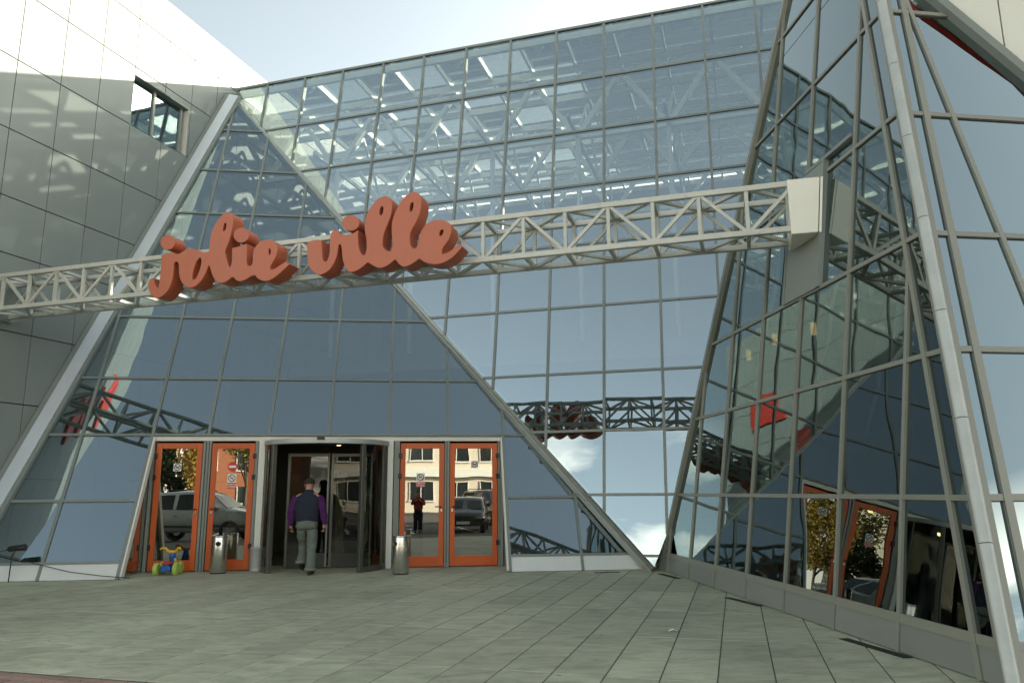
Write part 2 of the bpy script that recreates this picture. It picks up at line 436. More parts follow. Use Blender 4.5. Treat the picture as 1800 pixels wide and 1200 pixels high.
def rusty(m):
    nt, L, b = nodes(m); src = b.inputs['Base Color'].links[0].from_socket
    geo = N(m, 'ShaderNodeNewGeometry'); n1 = N(m, 'ShaderNodeTexNoise', i_Scale=9., i_Detail=6., i_Roughness=.7); L.new(geo.outputs['Position'], n1.inputs['Vector'])
    r_ = N(m, 'ShaderNodeMapRange'); r_.inputs['From Min'].default_value = .62; r_.inputs['From Max'].default_value = .74; r_.inputs['To Max'].default_value = .75; L.new(n1.outputs['Fac'], r_.inputs['Value'])
    x = N(m, 'ShaderNodeMix', data_type='RGBA'); x.inputs['B'].default_value = (.17, .10, .05, 1); L.new(r_.outputs[0], x.inputs['Factor']); L.new(src, x.inputs['A']); L.new(x.outputs['Result'], b.inputs['Base Color'])
rusty(M['truss'])
def paving_mat():
    m = mat('stamped_paving', rough=.62, spec=.4)
    nt, L, b = nodes(m)
    geo = N(m, 'ShaderNodeNewGeometry'); oi = N(m, 'ShaderNodeObjectInfo')
    mp = N(m, 'ShaderNodeMapping'); mp.inputs['Rotation'].default_value = (0, 0, R(17)); mp.inputs['Scale'].default_value = (.75, 2.1, 1)
    wno = N(m, 'ShaderNodeTexWhiteNoise', noise_dimensions='1D'); L.new(oi.outputs['Random'], wno.inputs['W'])
    so_ = N(m, 'ShaderNodeVectorMath', operation='SCALE'); so_.inputs['Scale'].default_value = 23.; L.new(wno.outputs['Color'], so_.inputs[0])
    sa_ = N(m, 'ShaderNodeVectorMath', operation='ADD'); L.new(geo.outputs['Position'], sa_.inputs[0]); L.new(so_.outputs[0], sa_.inputs[1])
    L.new(sa_.outputs[0], mp.inputs['Vector'])
    wob = N(m, 'ShaderNodeTexNoise', i_Scale=1.4, i_Detail=3.); L.new(geo.outputs['Position'], wob.inputs['Vector'])
    wm = N(m, 'ShaderNodeVectorMath', operation='MULTIPLY_ADD'); wm.inputs[1].default_value = (.8, .8, .8); L.new(wob.outputs['Color'], wm.inputs[0]); L.new(mp.outputs[0], wm.inputs[2])
    n1 = N(m, 'ShaderNodeTexNoise', i_Scale=3.2, i_Detail=9., i_Roughness=.68); L.new(wm.outputs[0], n1.inputs['Vector'])
    n2 = N(m, 'ShaderNodeTexNoise', i_Scale=.38, i_Detail=6., i_Roughness=.6); L.new(geo.outputs['Position'], n2.inputs['Vector'])
    n3 = N(m, 'ShaderNodeTexNoise', i_Scale=70., i_Detail=3.); L.new(geo.outputs['Position'], n3.inputs['Vector'])
    r1 = N(m, 'ShaderNodeValToRGB'); L.new(n1.outputs['Fac'], r1.inputs[0])
    e = r1.color_ramp.elements
    e[0].position = .32; e[0].color = (.255, .262, .190, 1); e[1].position = .70; e[1].color = (.480, .486, .360, 1)
    k = e.new(.50); k.color = (.370, .380, .275, 1)
    r2 = N(m, 'ShaderNodeMapRange'); r2.inputs['From Min'].default_value = .3; r2.inputs['From Max'].default_value = .7; r2.inputs['To Min'].default_value = .78; r2.inputs['To Max'].default_value = 1.12
    L.new(n2.outputs['Fac'], r2.inputs['Value'])
    ob = N(m, 'ShaderNodeMapRange'); ob.inputs['To Min'].default_value = .92; ob.inputs['To Max'].default_value = 1.08; L.new(oi.outputs['Random'], ob.inputs['Value'])
    mu = N(m, 'ShaderNodeMath', operation='MULTIPLY'); L.new(r2.outputs[0], mu.inputs[0]); L.new(ob.outputs[0], mu.inputs[1])
    mm = N(m, 'ShaderNodeMix', data_type='RGBA', blend_type='MULTIPLY'); mm.inputs['Factor'].default_value = 1
    L.new(r1.outputs[0], mm.inputs['A']); L.new(mu.outputs[0], mm.inputs['B'])
    vo = N(m, 'ShaderNodeTexVoronoi', i_Scale=2.3); L.new(geo.outputs['Position'], vo.inputs['Vector'])
    gs = N(m, 'ShaderNodeMapRange'); gs.inputs['From Min'].default_value = .035; gs.inputs['From Max'].default_value = .06; gs.inputs['To Min'].default_value = .45; L.new(vo.outputs['Distance'], gs.inputs['Value'])
    gm = N(m, 'ShaderNodeMix', data_type='RGBA', blend_type='MULTIPLY'); gm.inputs['Factor'].default_value = 1; L.new(mm.outputs['Result'], gm.inputs['A']); L.new(gs.outputs[0], gm.inputs['B'])
    L.new(gm.outputs['Result'], b.inputs['Base Color'])
    ro = N(m, 'ShaderNodeMapRange'); ro.inputs['To Min'].default_value = .45; ro.inputs['To Max'].default_value = .78; L.new(n1.outputs['Fac'], ro.inputs['Value']); L.new(ro.outputs[0], b.inputs['Roughness'])
    sm = N(m, 'ShaderNodeMath', operation='MULTIPLY_ADD'); L.new(n3.outputs['Fac'], sm.inputs[0]); sm.inputs[1].default_value = .18; L.new(n1.outputs['Fac'], sm.inputs[2])
    bp = N(m, 'ShaderNodeBump'); bp.inputs['Strength'].default_value = .8; bp.inputs['Distance'].default_value = .010
    L.new(sm.outputs[0], bp.inputs['Height']); L.new(bp.outputs[0], b.inputs['Normal'])
    return m
M['paving'] = paving_mat()

# ------------------------------------------------------------------ ground
gz = MB().prism([(-400, -600, -.32), (400, -600, -.32), (400, 400, -.32), (-400, 400, -.32)], (0, 0, -1))
gz.build('ground', M['concrete'], kind='structure')
# car park: asphalt a small step below the plaza
lot = MB().prism([(-70, -60, -.14), (60, -60, -.14), (60, 6.0, -.14), (-70, 6.0, -.14)], (0, 0, -.12))
lot.build('car_park', M['asphalt'], kind='structure')

E1 = Vector((math.cos(R(73.9)), math.sin(R(73.9)), 0)); E2 = Vector((E1.y, -E1.x, 0))   # along and across the paving strips
def G(a, b, z=0.):    # a across strips, b along strips
    return E2 * a + E1 * b + UP * z
plaza = MB().prism([(-14, 5.3, -.007), (14, 3.4, -.007), (14, 16.2, -.007), (-14, 16.2, -.007)], (0, 0, -.29))
plaza = plaza.build('plaza', M['mortar'], kind='structure')
EDGE_A, EDGE_B = GROUND.at(0, 1178), GROUND.at(330, 1203)     # where the slabs give way to the brick band
ed = (EDGE_B - EDGE_A).normalized(); en = Vector((-ed.y, ed.x, 0))
if en.y < 0: en = -en
nslab = 0
for i in range(-26, 30):
    a0 = -4.29 + .45 * i
    for j in range(-2, 6):
        b0 = 6.64 + 1.83 * j
        poly = [(a0 + .006, b0 + .006), (a0 + .444, b0 + .006), (a0 + .444, b0 + 1.824), (a0 + .006, b0 + 1.824)]
        # keep the strips on the plaza side of the brick band and in front of the buildings
        poly = clip(poly, lambda a, b: (G(a, b) - EDGE_A).dot(en) - .02)
        poly = clip(poly, lambda a, b: -PA.dist(G(a, b)) + 0 if False else PA.dist(G(a, b)) + 2.0)
        poly = clip(poly, lambda a, b: PC.dist(G(a, b)) + .3)
        poly = clip(poly, lambda a, b: PD.dist(G(a, b)) + .05)
        poly = clip(poly, lambda a, b: G(a, b).y - 5.4)
        poly = dedupe(poly)
        if area(poly) < .02: continue
        c = sum((G(*p) for p in poly), Vector()) / len(poly)
        d = c - CAM
        if d.dot(CF) < .5: continue
        px = 900 + FPX * d.dot(CR) / d.dot(CF)
        if px < -250 or px > 2050: continue
        dz = random.uniform(-.0022, .0012)
        MB().prism([G(p[0], p[1], dz) for p in poly], (0, 0, -.05)).build('paving_slab', M['paving'], plaza, bevel=.004)
        nslab += 1
print('slabs', nslab)

# brick band along the plaza edge
brick_m = weather(mat('brick_paver', rough=.8), (.26, .17, .135), amt=.25, scale=5, per_object=.22, bump=.002, bscale=120)
band = MB().prism([EDGE_A - ed * 8 - en * 0.02 + UP * -.02, EDGE_A + ed * 16 - en * .02 + UP * -.02, EDGE_A + ed * 16 - en * 1.3 + UP * -.02, EDGE_A - ed * 8 - en * 1.3 + UP * -.02], (0, 0, -.25))
band = band.build('brick_band', M['mortar'], kind='structure')
bw, bl = .10, .20
for r_ in range(10):
    for c_ in range(-14, 26):
        s0 = c_ * bl + (bl / 2 if r_ % 2 else 0)
        p0 = EDGE_A + ed * s0 - en * (.03 + r_ * bw)
        d = p0 - CAM
        if d.dot(CF) < 1 or nslab < 0: continue
        px = 900 + FPX * d.dot(CR) / d.dot(CF); py = 600 - FPX * d.dot(CU) / d.dot(CF)
        if px < -120 or px > 700 or py > 1290: continue
        dz = random.uniform(-.003, .002)
        MB().prism([p0 + UP * dz, p0 + ed * (bl - .012) + UP * dz, p0 + ed * (bl - .012) - en * (bw - .012) + UP * dz, p0 - en * (bw - .012) + UP * dz], (0, 0, -.05)).build('brick', brick_m, band, bevel=.004)
kerb = MB().prism([EDGE_A - ed * 8 - en * 1.31, EDGE_A + ed * 16 - en * 1.31, EDGE_A + ed * 16 - en * 1.46, EDGE_A - ed * 8 - en * 1.46], (0, 0, -.3))
kerb.build('kerb', M['concrete'], kind='structure')

# ------------------------------------------------------------------ glazed facades
FRAME_W, FRAME_OUT, FRAME_IN = .054, .028, .09
def cells(pl, cols, rows, bounds):
    for i in range(len(cols) - 1):
        for j in range(len(rows) - 1):
            poly = [(cols[i], rows[j]), (cols[i + 1], rows[j]), (cols[i + 1], rows[j + 1]), (cols[i], rows[j + 1])]
            for f in bounds:
                poly = clip(poly, f)
                if len(poly) < 3: break
            poly = dedupe(poly)
            if area(poly) > .012:
                yield i, j, poly
def pane(pl, poly, parent, gm, name='pane', thick=.024, inset=.008):
    q = dedupe(shrink(poly, inset))
    if area(q) < .006: return None
    return MB().prism([pl.P(u, v, 0) for u, v in q], pl.n * -thick, 0, 1, 1).build(name, [gm, M['clear']], parent)
def panel(pl, poly, parent, m, name='base_panel', thick=.03, inset=.006, off=.012, bevel=.003):
    q = dedupe(shrink(poly, inset))
    if area(q) < .006: return None
    return MB().prism([pl.P(u, v, off) for u, v in q], pl.n * -thick).build(name, m, parent, bevel=bevel)
def frame_bar(pl, a, b, parent, name, w=FRAME_W, out_=FRAME_OUT, in_=FRAME_IN, m='alu'):
    """A mullion or transom between two (u,v) points of a facade."""
    A_, B_ = pl.P(*a), pl.P(*b)
    if (B_ - A_).length < .08: return None
    off = pl.n * ((out_ - in_) / 2)
    return MB().bar(A_ + off, B_ + off, w, out_ + in_, pl.n).build(name, M[m], parent)
def span(pl, bounds, fixed, val, lo, hi):
    """Part of the line u=val (fixed 'u') or v=val between lo..hi that lies inside all bounds."""
    t0, t1 = lo, hi
    for f in bounds:
        g = (lambda t: f(val, t)) if fixed == 'u' else (lambda t: f(t, val))
        a, b = g(t0), g(t1)
        if a < 0 and b < 0: return None
        if a < 0: t0 = t0 + (t1 - t0) * (-a) / (b - a)
        elif b < 0: t1 = t0 + (t1 - t0) * a / (a - b)
    return (t0, t1) if t1 - t0 > .05 else None

# shared storey levels (metres)
ZR = [0, .29, 1.40, 2.68, 3.93, 5.41, 6.90, 8.40, 9.87, 11.35, 12.985]

# ---- A: sloping front with the doors
FA = thing('glass_facade', PA.Z(-2, 0), 'dark blue sloping glass facade with the orange entrance doors at its foot', 'glass facade')
refA = PA.at(500, 650)
RB0 = (PA.at(1147, 1000) + PB.at(1147, 1000)) / 2; RB1 = (PA.at(405, 172) + PB.at(405, 172)) / 2
_t = (RB1 - RB0).normalized()
_n = (PA.n + PB.n).normalized(); _n = (_n - _t * _n.dot(_t)).normalized()
PR = Plane(RB0, _t, _n)                                  # upright plane through the ridge that parts A from B
bA = [half(PA, PR, refA, .0), half(PA, PD, refA, .0), lambda u, v: PA.P(u, v).z + .0]
colsA = [-11.6, -10.4, -9.2, -7.99, -6.721, -5.382, -4.301, -3.113, -1.916, -.699, .535, 1.699, 3.10, 4.3, 5.5]
rowsA = [PA.v_of(z) for z in [0, .284, 1.377, 2.66, 3.888, 5.368, 6.85, 8.33, 9.767, 11.219, 12.7, 14.2]]
ZDOOR = 2.66
def in_open(i, j): return 5 <= i <= 10 and j <= 2
for i, j, poly in cells(PA, colsA, rowsA, bA):
    if in_open(i, j): continue
    if j == 0: panel(PA, poly, FA, M['base_panel'])
    else: pane(PA, poly, FA, M['glassA'])
for i in range(1, len(colsA) - 1):
    u = colsA[i]
    lo = rowsA[3] if 6 <= i <= 10 else rowsA[0]
    s_ = span(PA, bA, 'u', u, lo, rowsA[-1])
    if s_: frame_bar(PA, (u, s_[0]), (u, s_[1]), FA, 'mullion')
for j in range(1, len(rowsA) - 1):
    v = rowsA[j]
    segs = [(colsA[0], colsA[-1])] if j > 2 else [(colsA[0], colsA[5]), (colsA[11], colsA[-1])]
    for a, b in segs:
        s_ = span(PA, bA, 'v', v, a, b)
        if s_: frame_bar(PA, (s_[0], v), (s_[1], v), FA, 'transom', out_=FRAME_OUT - .004, w=.050)
# ---- edge between A and B: a bright tube on grey side flashings
def meet(p, q, z):
    """Point at height z on the crossing line of two planes."""
    a1, b1 = p.n.x, p.n.y; c1 = p.n.dot(p.o) - p.n.z * z
    a2, b2 = q.n.x, q.n.y; c2 = q.n.dot(q.o) - q.n.z * z
    D_ = a1 * b2 - a2 * b1
    return Vector(((c1 * b2 - c2 * b1) / D_, (a1 * c2 - a2 * c1) / D_, z))
abn = (PA.n + PB.n).normalized()
# ---- B: tall curtain wall
CL = lambda z: -14.85 + .4385 * z                       # left edge of the pyramid's side face
cl0, cl1 = PC.Z(CL(0), 0), PC.Z(CL(12), 12)
_g = Vector((.5, .87, 0)).normalized()
PG = Plane(cl0, _g, (cl1 - cl0))                        # the pyramid's rear face, which ends B
FB = thing('glass_facade', PB.Z(-4, 0), 'tall pale blue glass wall behind the white truss, widening upwards to the sky', 'glass facade')
refB = PB.at(900, 300)
ZTOP = 12.985
bB = [half(PB, PR, refB, .0), half(PB, PG, refB, .0), half(PB, PD, refB, .0), lambda u, v: ZTOP - PB.P(u, v).z, lambda u, v: PB.P(u, v).z]
colsB = [-16.0, -14.8, -13.59, -12.387, -11.171, -9.977, -8.747, -7.544, -6.338, -5.117, -3.902, -2.688, -1.484, -.290, .905, 2.1, 3.3]
rowsB = [PB.v_of(z) for z in [-.3, .29, 1.424, 2.701, 3.928, 5.431, 6.93, 8.433, 9.903, 11.392, ZTOP]]
for i, j, poly in cells(PB, colsB, rowsB, bB):
    pane(PB, poly, FB, M['glassB'])
for u in colsB[1:-1]:
    s_ = span(PB, bB, 'u', u, rowsB[0], rowsB[-1])
    if s_: frame_bar(PB, (u, s_[0]), (u, s_[1]), FB, 'mullion')
for v in rowsB[1:-1]:
    s_ = span(PB, bB, 'v', v, colsB[0], colsB[-1])
    if s_: frame_bar(PB, (s_[0], v), (s_[1], v), FB, 'transom', out_=FRAME_OUT - .004, w=.050)
s_ = span(PB, bB[:3], 'v', rowsB[-1], colsB[0], colsB[-1])
TB0, TB1 = PB.P(s_[0], rowsB[-1]), PB.P(s_[1], rowsB[-1])
MB().bar(TB0 + PB.n * .0 + UP * .02 - PB.n * .04, TB1 + UP * .02 - PB.n * .04, .16, .055, UP).build('coping', M['alu'], FB)
foot = RB0 + (RB1 - RB0) * (.02 - RB0.z) / (RB1.z - RB0.z); top = RB0 + (RB1 - RB0) * (12.55 - RB0.z) / (RB1.z - RB0.z)
tb = MB(); tb.tube(foot + abn * .055, top + abn * .055, .052, n=14)
tb.build('ridge_tube', M['alu_light'], FB, smooth=True)
ab_t = (top - foot).normalized()
for pl_, sgn in ((PA, -1), (PB, 1)):
    side = pl_.n.cross(ab_t).normalized()
    if side.dot(pl_.at(500, 650) - foot if pl_ is PA else pl_.at(1000, 400) - foot) < 0: side = -side
    MB().bar(foot + side * .07 + pl_.n * -.06, top + side * .07 + pl_.n * -.06, .045, .18, pl_.n).build('ridge_flashing', M['alu_light'], FB)

# ---- pale flashing where A meets the panelled wall D
FE0, FE1 = meet(PA, PD, .0), meet(PA, PD, 12.55)
t_ = (FE1 - FE0).normalized(); sd = PA.n.cross(t_).normalized()
if sd.dot(refA - FE0) < 0: sd = -sd
MB().bar(FE0 + sd * .17 + PA.n * .05, FE1 + sd * .17 + PA.n * .05, .30, .10, PA.n).build('edge_flashing', M['flash'], FA)
MB().bar(FE0 - sd * .03 + PD.n * .05 + PA.n * .02, FE1 - sd * .03 + PD.n * .05 + PA.n * .02, .09, .16, PA.n).build('edge_gutter', M['alu'], FA)
MB().bar(FE0 + sd * .36 + PA.n * .02, FE1 + sd * .36 + PA.n * .02, .07, .10, PA.n).build('edge_frame', M['alu'], FA)

# ---- C + E: the glass pyramid on the right
FC = thing('glass_pyramid', PC.Z(-9, 0), 'dark leaning glass pyramid at the right with a silver rounded corner strip', 'glass pyramid')
refC, refE = PC.at(1450, 700), PE.at(1780, 600)
# apex: where the corner meets the wall F
lo_, hi_ = 4., 14.
for _ in range(60):
    mid = (lo_ + hi_) / 2; p = meet(PC, PE, mid)
    if PF.dist(p) * PF.dist(meet(PC, PE, 4.)) > 0: lo_ = mid
    else: hi_ = mid
ZAPEX = lo_
print('pyramid apex height', ZAPEX)
DIAG = .34
hip = lambda u, v: (1 if PE.dist(refC) > 0 else -1) * PE.dist(PC.P(u, v))
# slope of the corner line in C's own coordinates
hu0, hv0 = PC.uv(meet(PC, PE, 0)); hu1, hv1 = PC.uv(meet(PC, PE, ZAPEX))
kC = (hu1 - hu0) / (hv1 - hv0)
uhC = lambda v: hu0 + kC * (v - hv0)
cornerC = lambda d: (lambda u, v: uhC(v) - d - u)
leftC = lambda u, v: u - CL(PC.P(u, v).z)
rowsC = [PC.v_of(z) for z in [0, .304, 1.416, 2.763, 4.045, 5.636, 7.204, 8.75, 10.3, 11.85, 13.2]]
jap = max(j for j in range(len(rowsC)) if rowsC[j] <= PC.v_of(ZAPEX) + .2)
vap = PC.v_of(ZAPEX)
ufC = PC.uv(meet(PC, PF, ZAPEX)); ufT = PC.uv(meet(PC, PF, 13.2)); kF = (ufT[0] - ufC[0]) / (ufT[1] - ufC[1])
wallC = lambda u, v: (ufC[0] + kF * (v - ufC[1])) - u - .02
colsC = [-16.85, -15.64, -14.43, -13.202, -11.972, -10.759, -9.551, -8.326, -7.144, -5.93, -4.7]
bC_lo = [leftC, lambda u, v: PC.P(u, v).z, cornerC(DIAG), lambda u, v: vap - v]
bC_hi = [leftC, wallC, lambda u, v: v - vap]
SUP0, SUP1, SUPZ0, SUPZ1 = -9.99, -9.06, 4.045, 5.80      # opaque panel that carries the truss
def no_sup(poly):
    return poly
for bb_ in (bC_lo, bC_hi):
    for i, j, poly in cells(PC, colsC, rowsC, bb_):
        if j == 0: panel(PC, poly, FC, M['grey_panel'])
        else: pane(PC, poly, FC, M['glassC'])
for j in range(len(rowsC) - 1):      # the narrow strip beside the corner
    poly = [(-16, rowsC[j]), (-3, rowsC[j]), (-3, rowsC[j + 1]), (-16, rowsC[j + 1])]
    for f in (lambda u, v: u - (uhC(v) - DIAG), cornerC(.06), lambda u, v: vap - v, lambda u, v: PC.P(u, v).z): poly = clip(poly, f)
    poly = dedupe(poly)
    if area(poly) > .01:
        if j == 0: panel(PC, poly, FC, M['grey_panel'])
        else: pane(PC, poly, FC, M['glassC'])
for u in colsC[1:-1]:
    for bb_ in (bC_lo, bC_hi):
        s_ = span(PC, bb_, 'u', u, rowsC[0], rowsC[-1])
        if s_: frame_bar(PC, (u, s_[0]), (u, s_[1]), FC, 'mullion', w=.052, m='alu_c')
for v in rowsC[1:-1]:
    bb_ = [leftC, cornerC(.05)] if v < vap else [leftC, wallC]
    s_ = span(PC, bb_, 'v', v, colsC[0], colsC[-1])
    if s_: frame_bar(PC, (s_[0], v), (s_[1], v), FC, 'transom', out_=FRAME_OUT - .004, w=.05 if v > rowsC[1] + .1 else .085, m='alu_c')
v0 = PC.v_of(0)
frame_bar(PC, (uhC(v0) - DIAG, v0), (uhC(vap) - DIAG, vap), FC, 'corner_mullion', w=.06, out_=FRAME_OUT + .003, m='alu_c')
frame_bar(PC, (uhC(v0) - .04, v0), (uhC(vap) - .04, vap), FC, 'corner_frame', w=.085, out_=FRAME_OUT + .006, m='alu_c')
# frame along the crossing with B
a_, b_ = PC.uv(cl0), PC.uv(PC.Z(CL(12.9), 12.9))
frame_bar(PC, (a_[0] + .05, a_[1]), (b_[0] + .05, b_[1]), FC, 'side_frame', w=.10, out_=.07, in_=.05, m='alu_c')
# rear face of the pyramid, closing it against B
if PG.h.dot(_g) > 0:
    bG = [lambda u, v: u - .05, half(PG, PB, PG.P(.25, 9.0)), lambda u, v: 12.9 - PG.P(u, v).z, lambda u, v: PG.P(u, v).z]
    for i, j, poly in cells(PG, [0, 1.2, 2.4, 3.6, 4.8, 6.0], [PG.v_of(z) for z in (0, .304, 1.416, 2.763, 4.045, 5.636, 7.204, 8.75, 10.3, 11.85, 12.9)], bG):
        pane(PG, poly, FC, M['glassC'])
# E face
hE0, hE1 = PE.uv(meet(PC, PE, 0)), PE.uv(meet(PC, PE, ZAPEX))
kE = (hE1[0] - hE0[0]) / (hE1[1] - hE0[1])
uhE = lambda v: hE0[0] + kE * (v - hE0[1])
DE = .26
rightE = half(PE, PF, refE, .0)
rowsE = [PE.v_of(z) for z in [0, .304, 1.416, 2.763, 4.02, 5.58, 7.18, 8.75]]
colsE = [4.745, 5.955, 7.165, 8.375, 9.585, 10.8, 12.0]
gE = [rightE, lambda u, v: PE.P(u, v).z]
for i, j, poly in cells(PE, [2.4, 3.535] + colsE, rowsE, gE + [lambda u, v: u - (uhE(v) + DE)]):
    if j == 0: panel(PE, poly, FC, M['grey_panel'])
    else: pane(PE, poly, FC, M['glassE'])
for j in range(len(rowsE) - 1):
    poly = [(0, rowsE[j]), (14, rowsE[j]), (14, rowsE[j + 1]), (0, rowsE[j + 1])]
    for f in gE + [lambda u, v: u - (uhE(v) + .06), lambda u, v: (uhE(v) + DE) - u]: poly = clip(poly, f)
    poly = dedupe(poly)
    if area(poly) > .01:
        if j == 0: panel(PE, poly, FC, M['grey_panel'])
        else: pane(PE, poly, FC, M['glassE'])
for u in colsE:
    s_ = span(PE, gE + [lambda u_, v: u_ - (uhE(v) + DE)], 'u', u, rowsE[0], rowsE[-1])
    if s_: frame_bar(PE, (u, s_[0]), (u, s_[1]), FC, 'mullion', m='alu_c')
for v in rowsE[1:-1]:
    s_ = span(PE, gE + [lambda u_, v_: u_ - (uhE(v_) + .05)], 'v', v, 0, 13)
    if s_: frame_bar(PE, (s_[0], v), (s_[1], v), FC, 'transom', out_=FRAME_OUT - .004, w=.058, m='alu_c')
vE0, vE1 = PE.v_of(0), PE.v_of(ZAPEX)
frame_bar(PE, (uhE(vE0) + DE, vE0), (uhE(vE1) + DE, vE1), FC, 'corner_mullion', w=.075, out_=FRAME_OUT + .003, m='alu_c')
frame_bar(PE, (uhE(vE0) + .04, vE0), (uhE(vE1) + .04, vE1), FC, 'corner_frame', w=.10, out_=FRAME_OUT + .006, m='alu_c')
# corner strip in lengths, half round
ce0, ce1 = meet(PC, PE, .0), meet(PC, PE, ZAPEX)
cn_ = (PC.n + PE.n).normalized(); ct_ = (ce1 - ce0).normalized(); cs_ = ct_.cross(cn_).normalized()
Lc = (ce1 - ce0).length; ns = 8
for k in range(ns):
    a = ce0 + ct_ * (Lc * k / ns + .004); b = ce0 + ct_ * (Lc * (k + 1) / ns - .004)
    prof = []
    for q in range(9):
        t = -1 + 2 * q / 8
        prof.append(cs_ * (.050 * t) + cn_ * (.045 + .028 * math.sqrt(max(0, 1 - t * t * .9))))
    prof += [cs_ * .050, cs_ * -.050]
    MB().prism([a + p for p in prof], b - a).build('corner_strip', M['alu_light'], FC, bevel=0)
# flashing under the wall F
s0_, s1_ = meet(PE, PF, ZAPEX), meet(PE, PF, .6)
t_ = (s1_ - s0_).normalized(); sd = PE.n.cross(t_).normalized()
if sd.dot(refE - s0_) < 0: sd = -sd
MB().bar(s0_ + sd * .07 + PE.n * .04, s1_ + sd * .07 + PE.n * .04, .14, .10, PE.n).build('edge_flashing', M['alu'], FC)
# opaque support panel for the truss
q = [(SUP0, PC.v_of(SUPZ0)), (SUP1, PC.v_of(SUPZ0)), (SUP1, PC.v_of(SUPZ1)), (SUP0, PC.v_of(SUPZ1))]
MB().prism([PC.P(u, v, .05) for u, v in q], PC.n * -.08).build('support_panel', M['grey_panel'], FC, bevel=.004)
frame_bar(PC, (SUP1 + .03, q[0][1]), (SUP1 + .03, q[2][1]), FC, 'mullion', out_=.07)
frame_bar(PC, (SUP0 - .03, q[0][1]), (SUP0 - .03, q[2][1]), FC, 'mullion', out_=.055)
frame_bar(PC, (-9.55, PC.v_of(SUPZ1) + .03), (-8.36, PC.v_of(SUPZ1) + .03), FC, 'transom', out_=.056)

# ------------------------------------------------------------------ panelled building D on the left
BD = thing('panelled_building', PD.P(10, 0), 'grey metal panelled building on the left, its top sunlit, with one recessed window', 'building')
UD0, UD1, ZD = 4.4, 26.0, 13.92
colsD = [4.4, 5.4, 6.35, 7.3, 8.28, 9.26, 10.20, 11.20, 12.16, 13.10, 14.10, 15.02, 15.95, 16.9, 17.9, 18.9, 20.9, 22.9, 24.9, 26.0]
rowsD = [0, 1.8, 3.24, 4.62, 6.13, 7.26, 8.63, 10.12, 11.62, 12.9, ZD]
WU0, WU1, WZ0, WZ1 = 13.10, 14.95, 10.12, 11.42
for i in range(len(colsD) - 1):
    for j in range(len(rowsD) - 1):
        u0, u1, z0, z1 = colsD[i], colsD[i + 1], rowsD[j], rowsD[j + 1]
        parts = [(u0, u1, z0, z1)]
        if j == 7 and u1 > WU0 + .01 and u0 < WU1 - .01:      # window row
            parts = [(u0, u1, WZ1, z1)]
            if u1 > WU1: parts.append((max(u0, WU1), u1, z0, WZ1))
        # the part hidden behind the atrium needs no joints below the roof
        for a, b, c, d in parts:
            if b - a < .03: continue
            MB().prism([PD.P(a + .006, c + .009, .0), PD.P(b - .006, c + .009, .0), PD.P(b - .006, d - .009, .0), PD.P(a + .006, d - .009, .0)], PD.n * -.04).build('panel', M['clad'], BD, bevel=.004)
core = MB()
def dq(u0, u1, z0, z1):
    core.prism([PD.P(u0, z0, -.045), PD.P(u1, z0, -.045), PD.P(u1, z1, -.045), PD.P(u0, z1, -.045)], PD.n * -.25)
dq(UD0, WU0 - .01, 0, ZD - .05); dq(WU1 + .01, UD1, 0, ZD - .05); dq(WU0 - .01, WU1 + .01, 0, WZ0 - .01); dq(WU0 - .01, WU1 + .01, WZ1 + .01, ZD - .05)
core.prism([PD.P(UD0, 0, -.30), PD.P(UD1, 0, -.30), PD.P(UD1, 0, -14), PD.P(UD0, 0, -14)], (0, 0, ZD - .2))
core.build('wall', M['dark_gap'], BD)
for i in range(8):     # end wall facing the car park
    for j in range(len(rowsD) - 1):
        a, b = -.05 - i * 1.7, -.05 - (i + 1) * 1.7
        pts = [PD.P(UD0 - .02, rowsD[j] + .009, a - .006), PD.P(UD0 - .02, rowsD[j] + .009, b + .006), PD.P(UD0 - .02, rowsD[j + 1] - .009, b + .006), PD.P(UD0 - .02, rowsD[j + 1] - .009, a - .006)]
        MB().prism(pts, PD.h * .02).build('panel', M['clad'], BD)
MB().bar(PD.P(UD0, ZD + .012, -.12), PD.P(UD1, ZD + .012, -.12), .22, .03, UP).build('coping', M['clad'], BD)
W = part_empty('window', PD.P(WU0, WZ0, -.25), BD)
for (a, b, c, d) in ((WU0, WU1, WZ1 - .004, WZ1), (WU0, WU1, WZ0, WZ0 + .004)):
    MB().prism([PD.P(a, c, .0), PD.P(b, c, .0), PD.P(b, c, -.26), PD.P(a, c, -.26)], (0, 0, d - c)).build('window_reveal', M['alu'] if c > 11 else M['clad'], W)
for a, mm_ in ((WU0, 'clad_warm'), (WU1 - .004, 'clad_warm')):
    MB().prism([PD.P(a, WZ0, .0), PD.P(a, WZ1, .0), PD.P(a, WZ1, -.26), PD.P(a, WZ0, -.26)], PD.h * .004).build('window_reveal', M[mm_], W)
wm_ = (WU0 + WU1) / 2 - .12
for a, b in ((WU0 + .03, wm_), (wm_, WU1 - .12)):
    MB().prism([PD.P(a, WZ0 + .02, -.17), PD.P(b, WZ0 + .02, -.17), PD.P(b, WZ1 - .02, -.17), PD.P(a, WZ1 - .02, -.17)], PD.n * -.02, 0, 1, 1).build('pane', [M['glassA'], M['clear']], W)
for u in (WU0 + .03, wm_, WU1 - .12): MB().bar(PD.P(u, WZ0 + .005, -.155), PD.P(u, WZ1 - .005, -.155), .06, .07, PD.n).build('window_frame', M['alu'], W)
MB().prism([PD.P(WU0, WZ0, -.24), PD.P(WU1, WZ0, -.24), PD.P(WU1, WZ1, -.24), PD.P(WU0, WZ1, -.24)], PD.n * -.02).build('backing', M['inside_dark'], W)
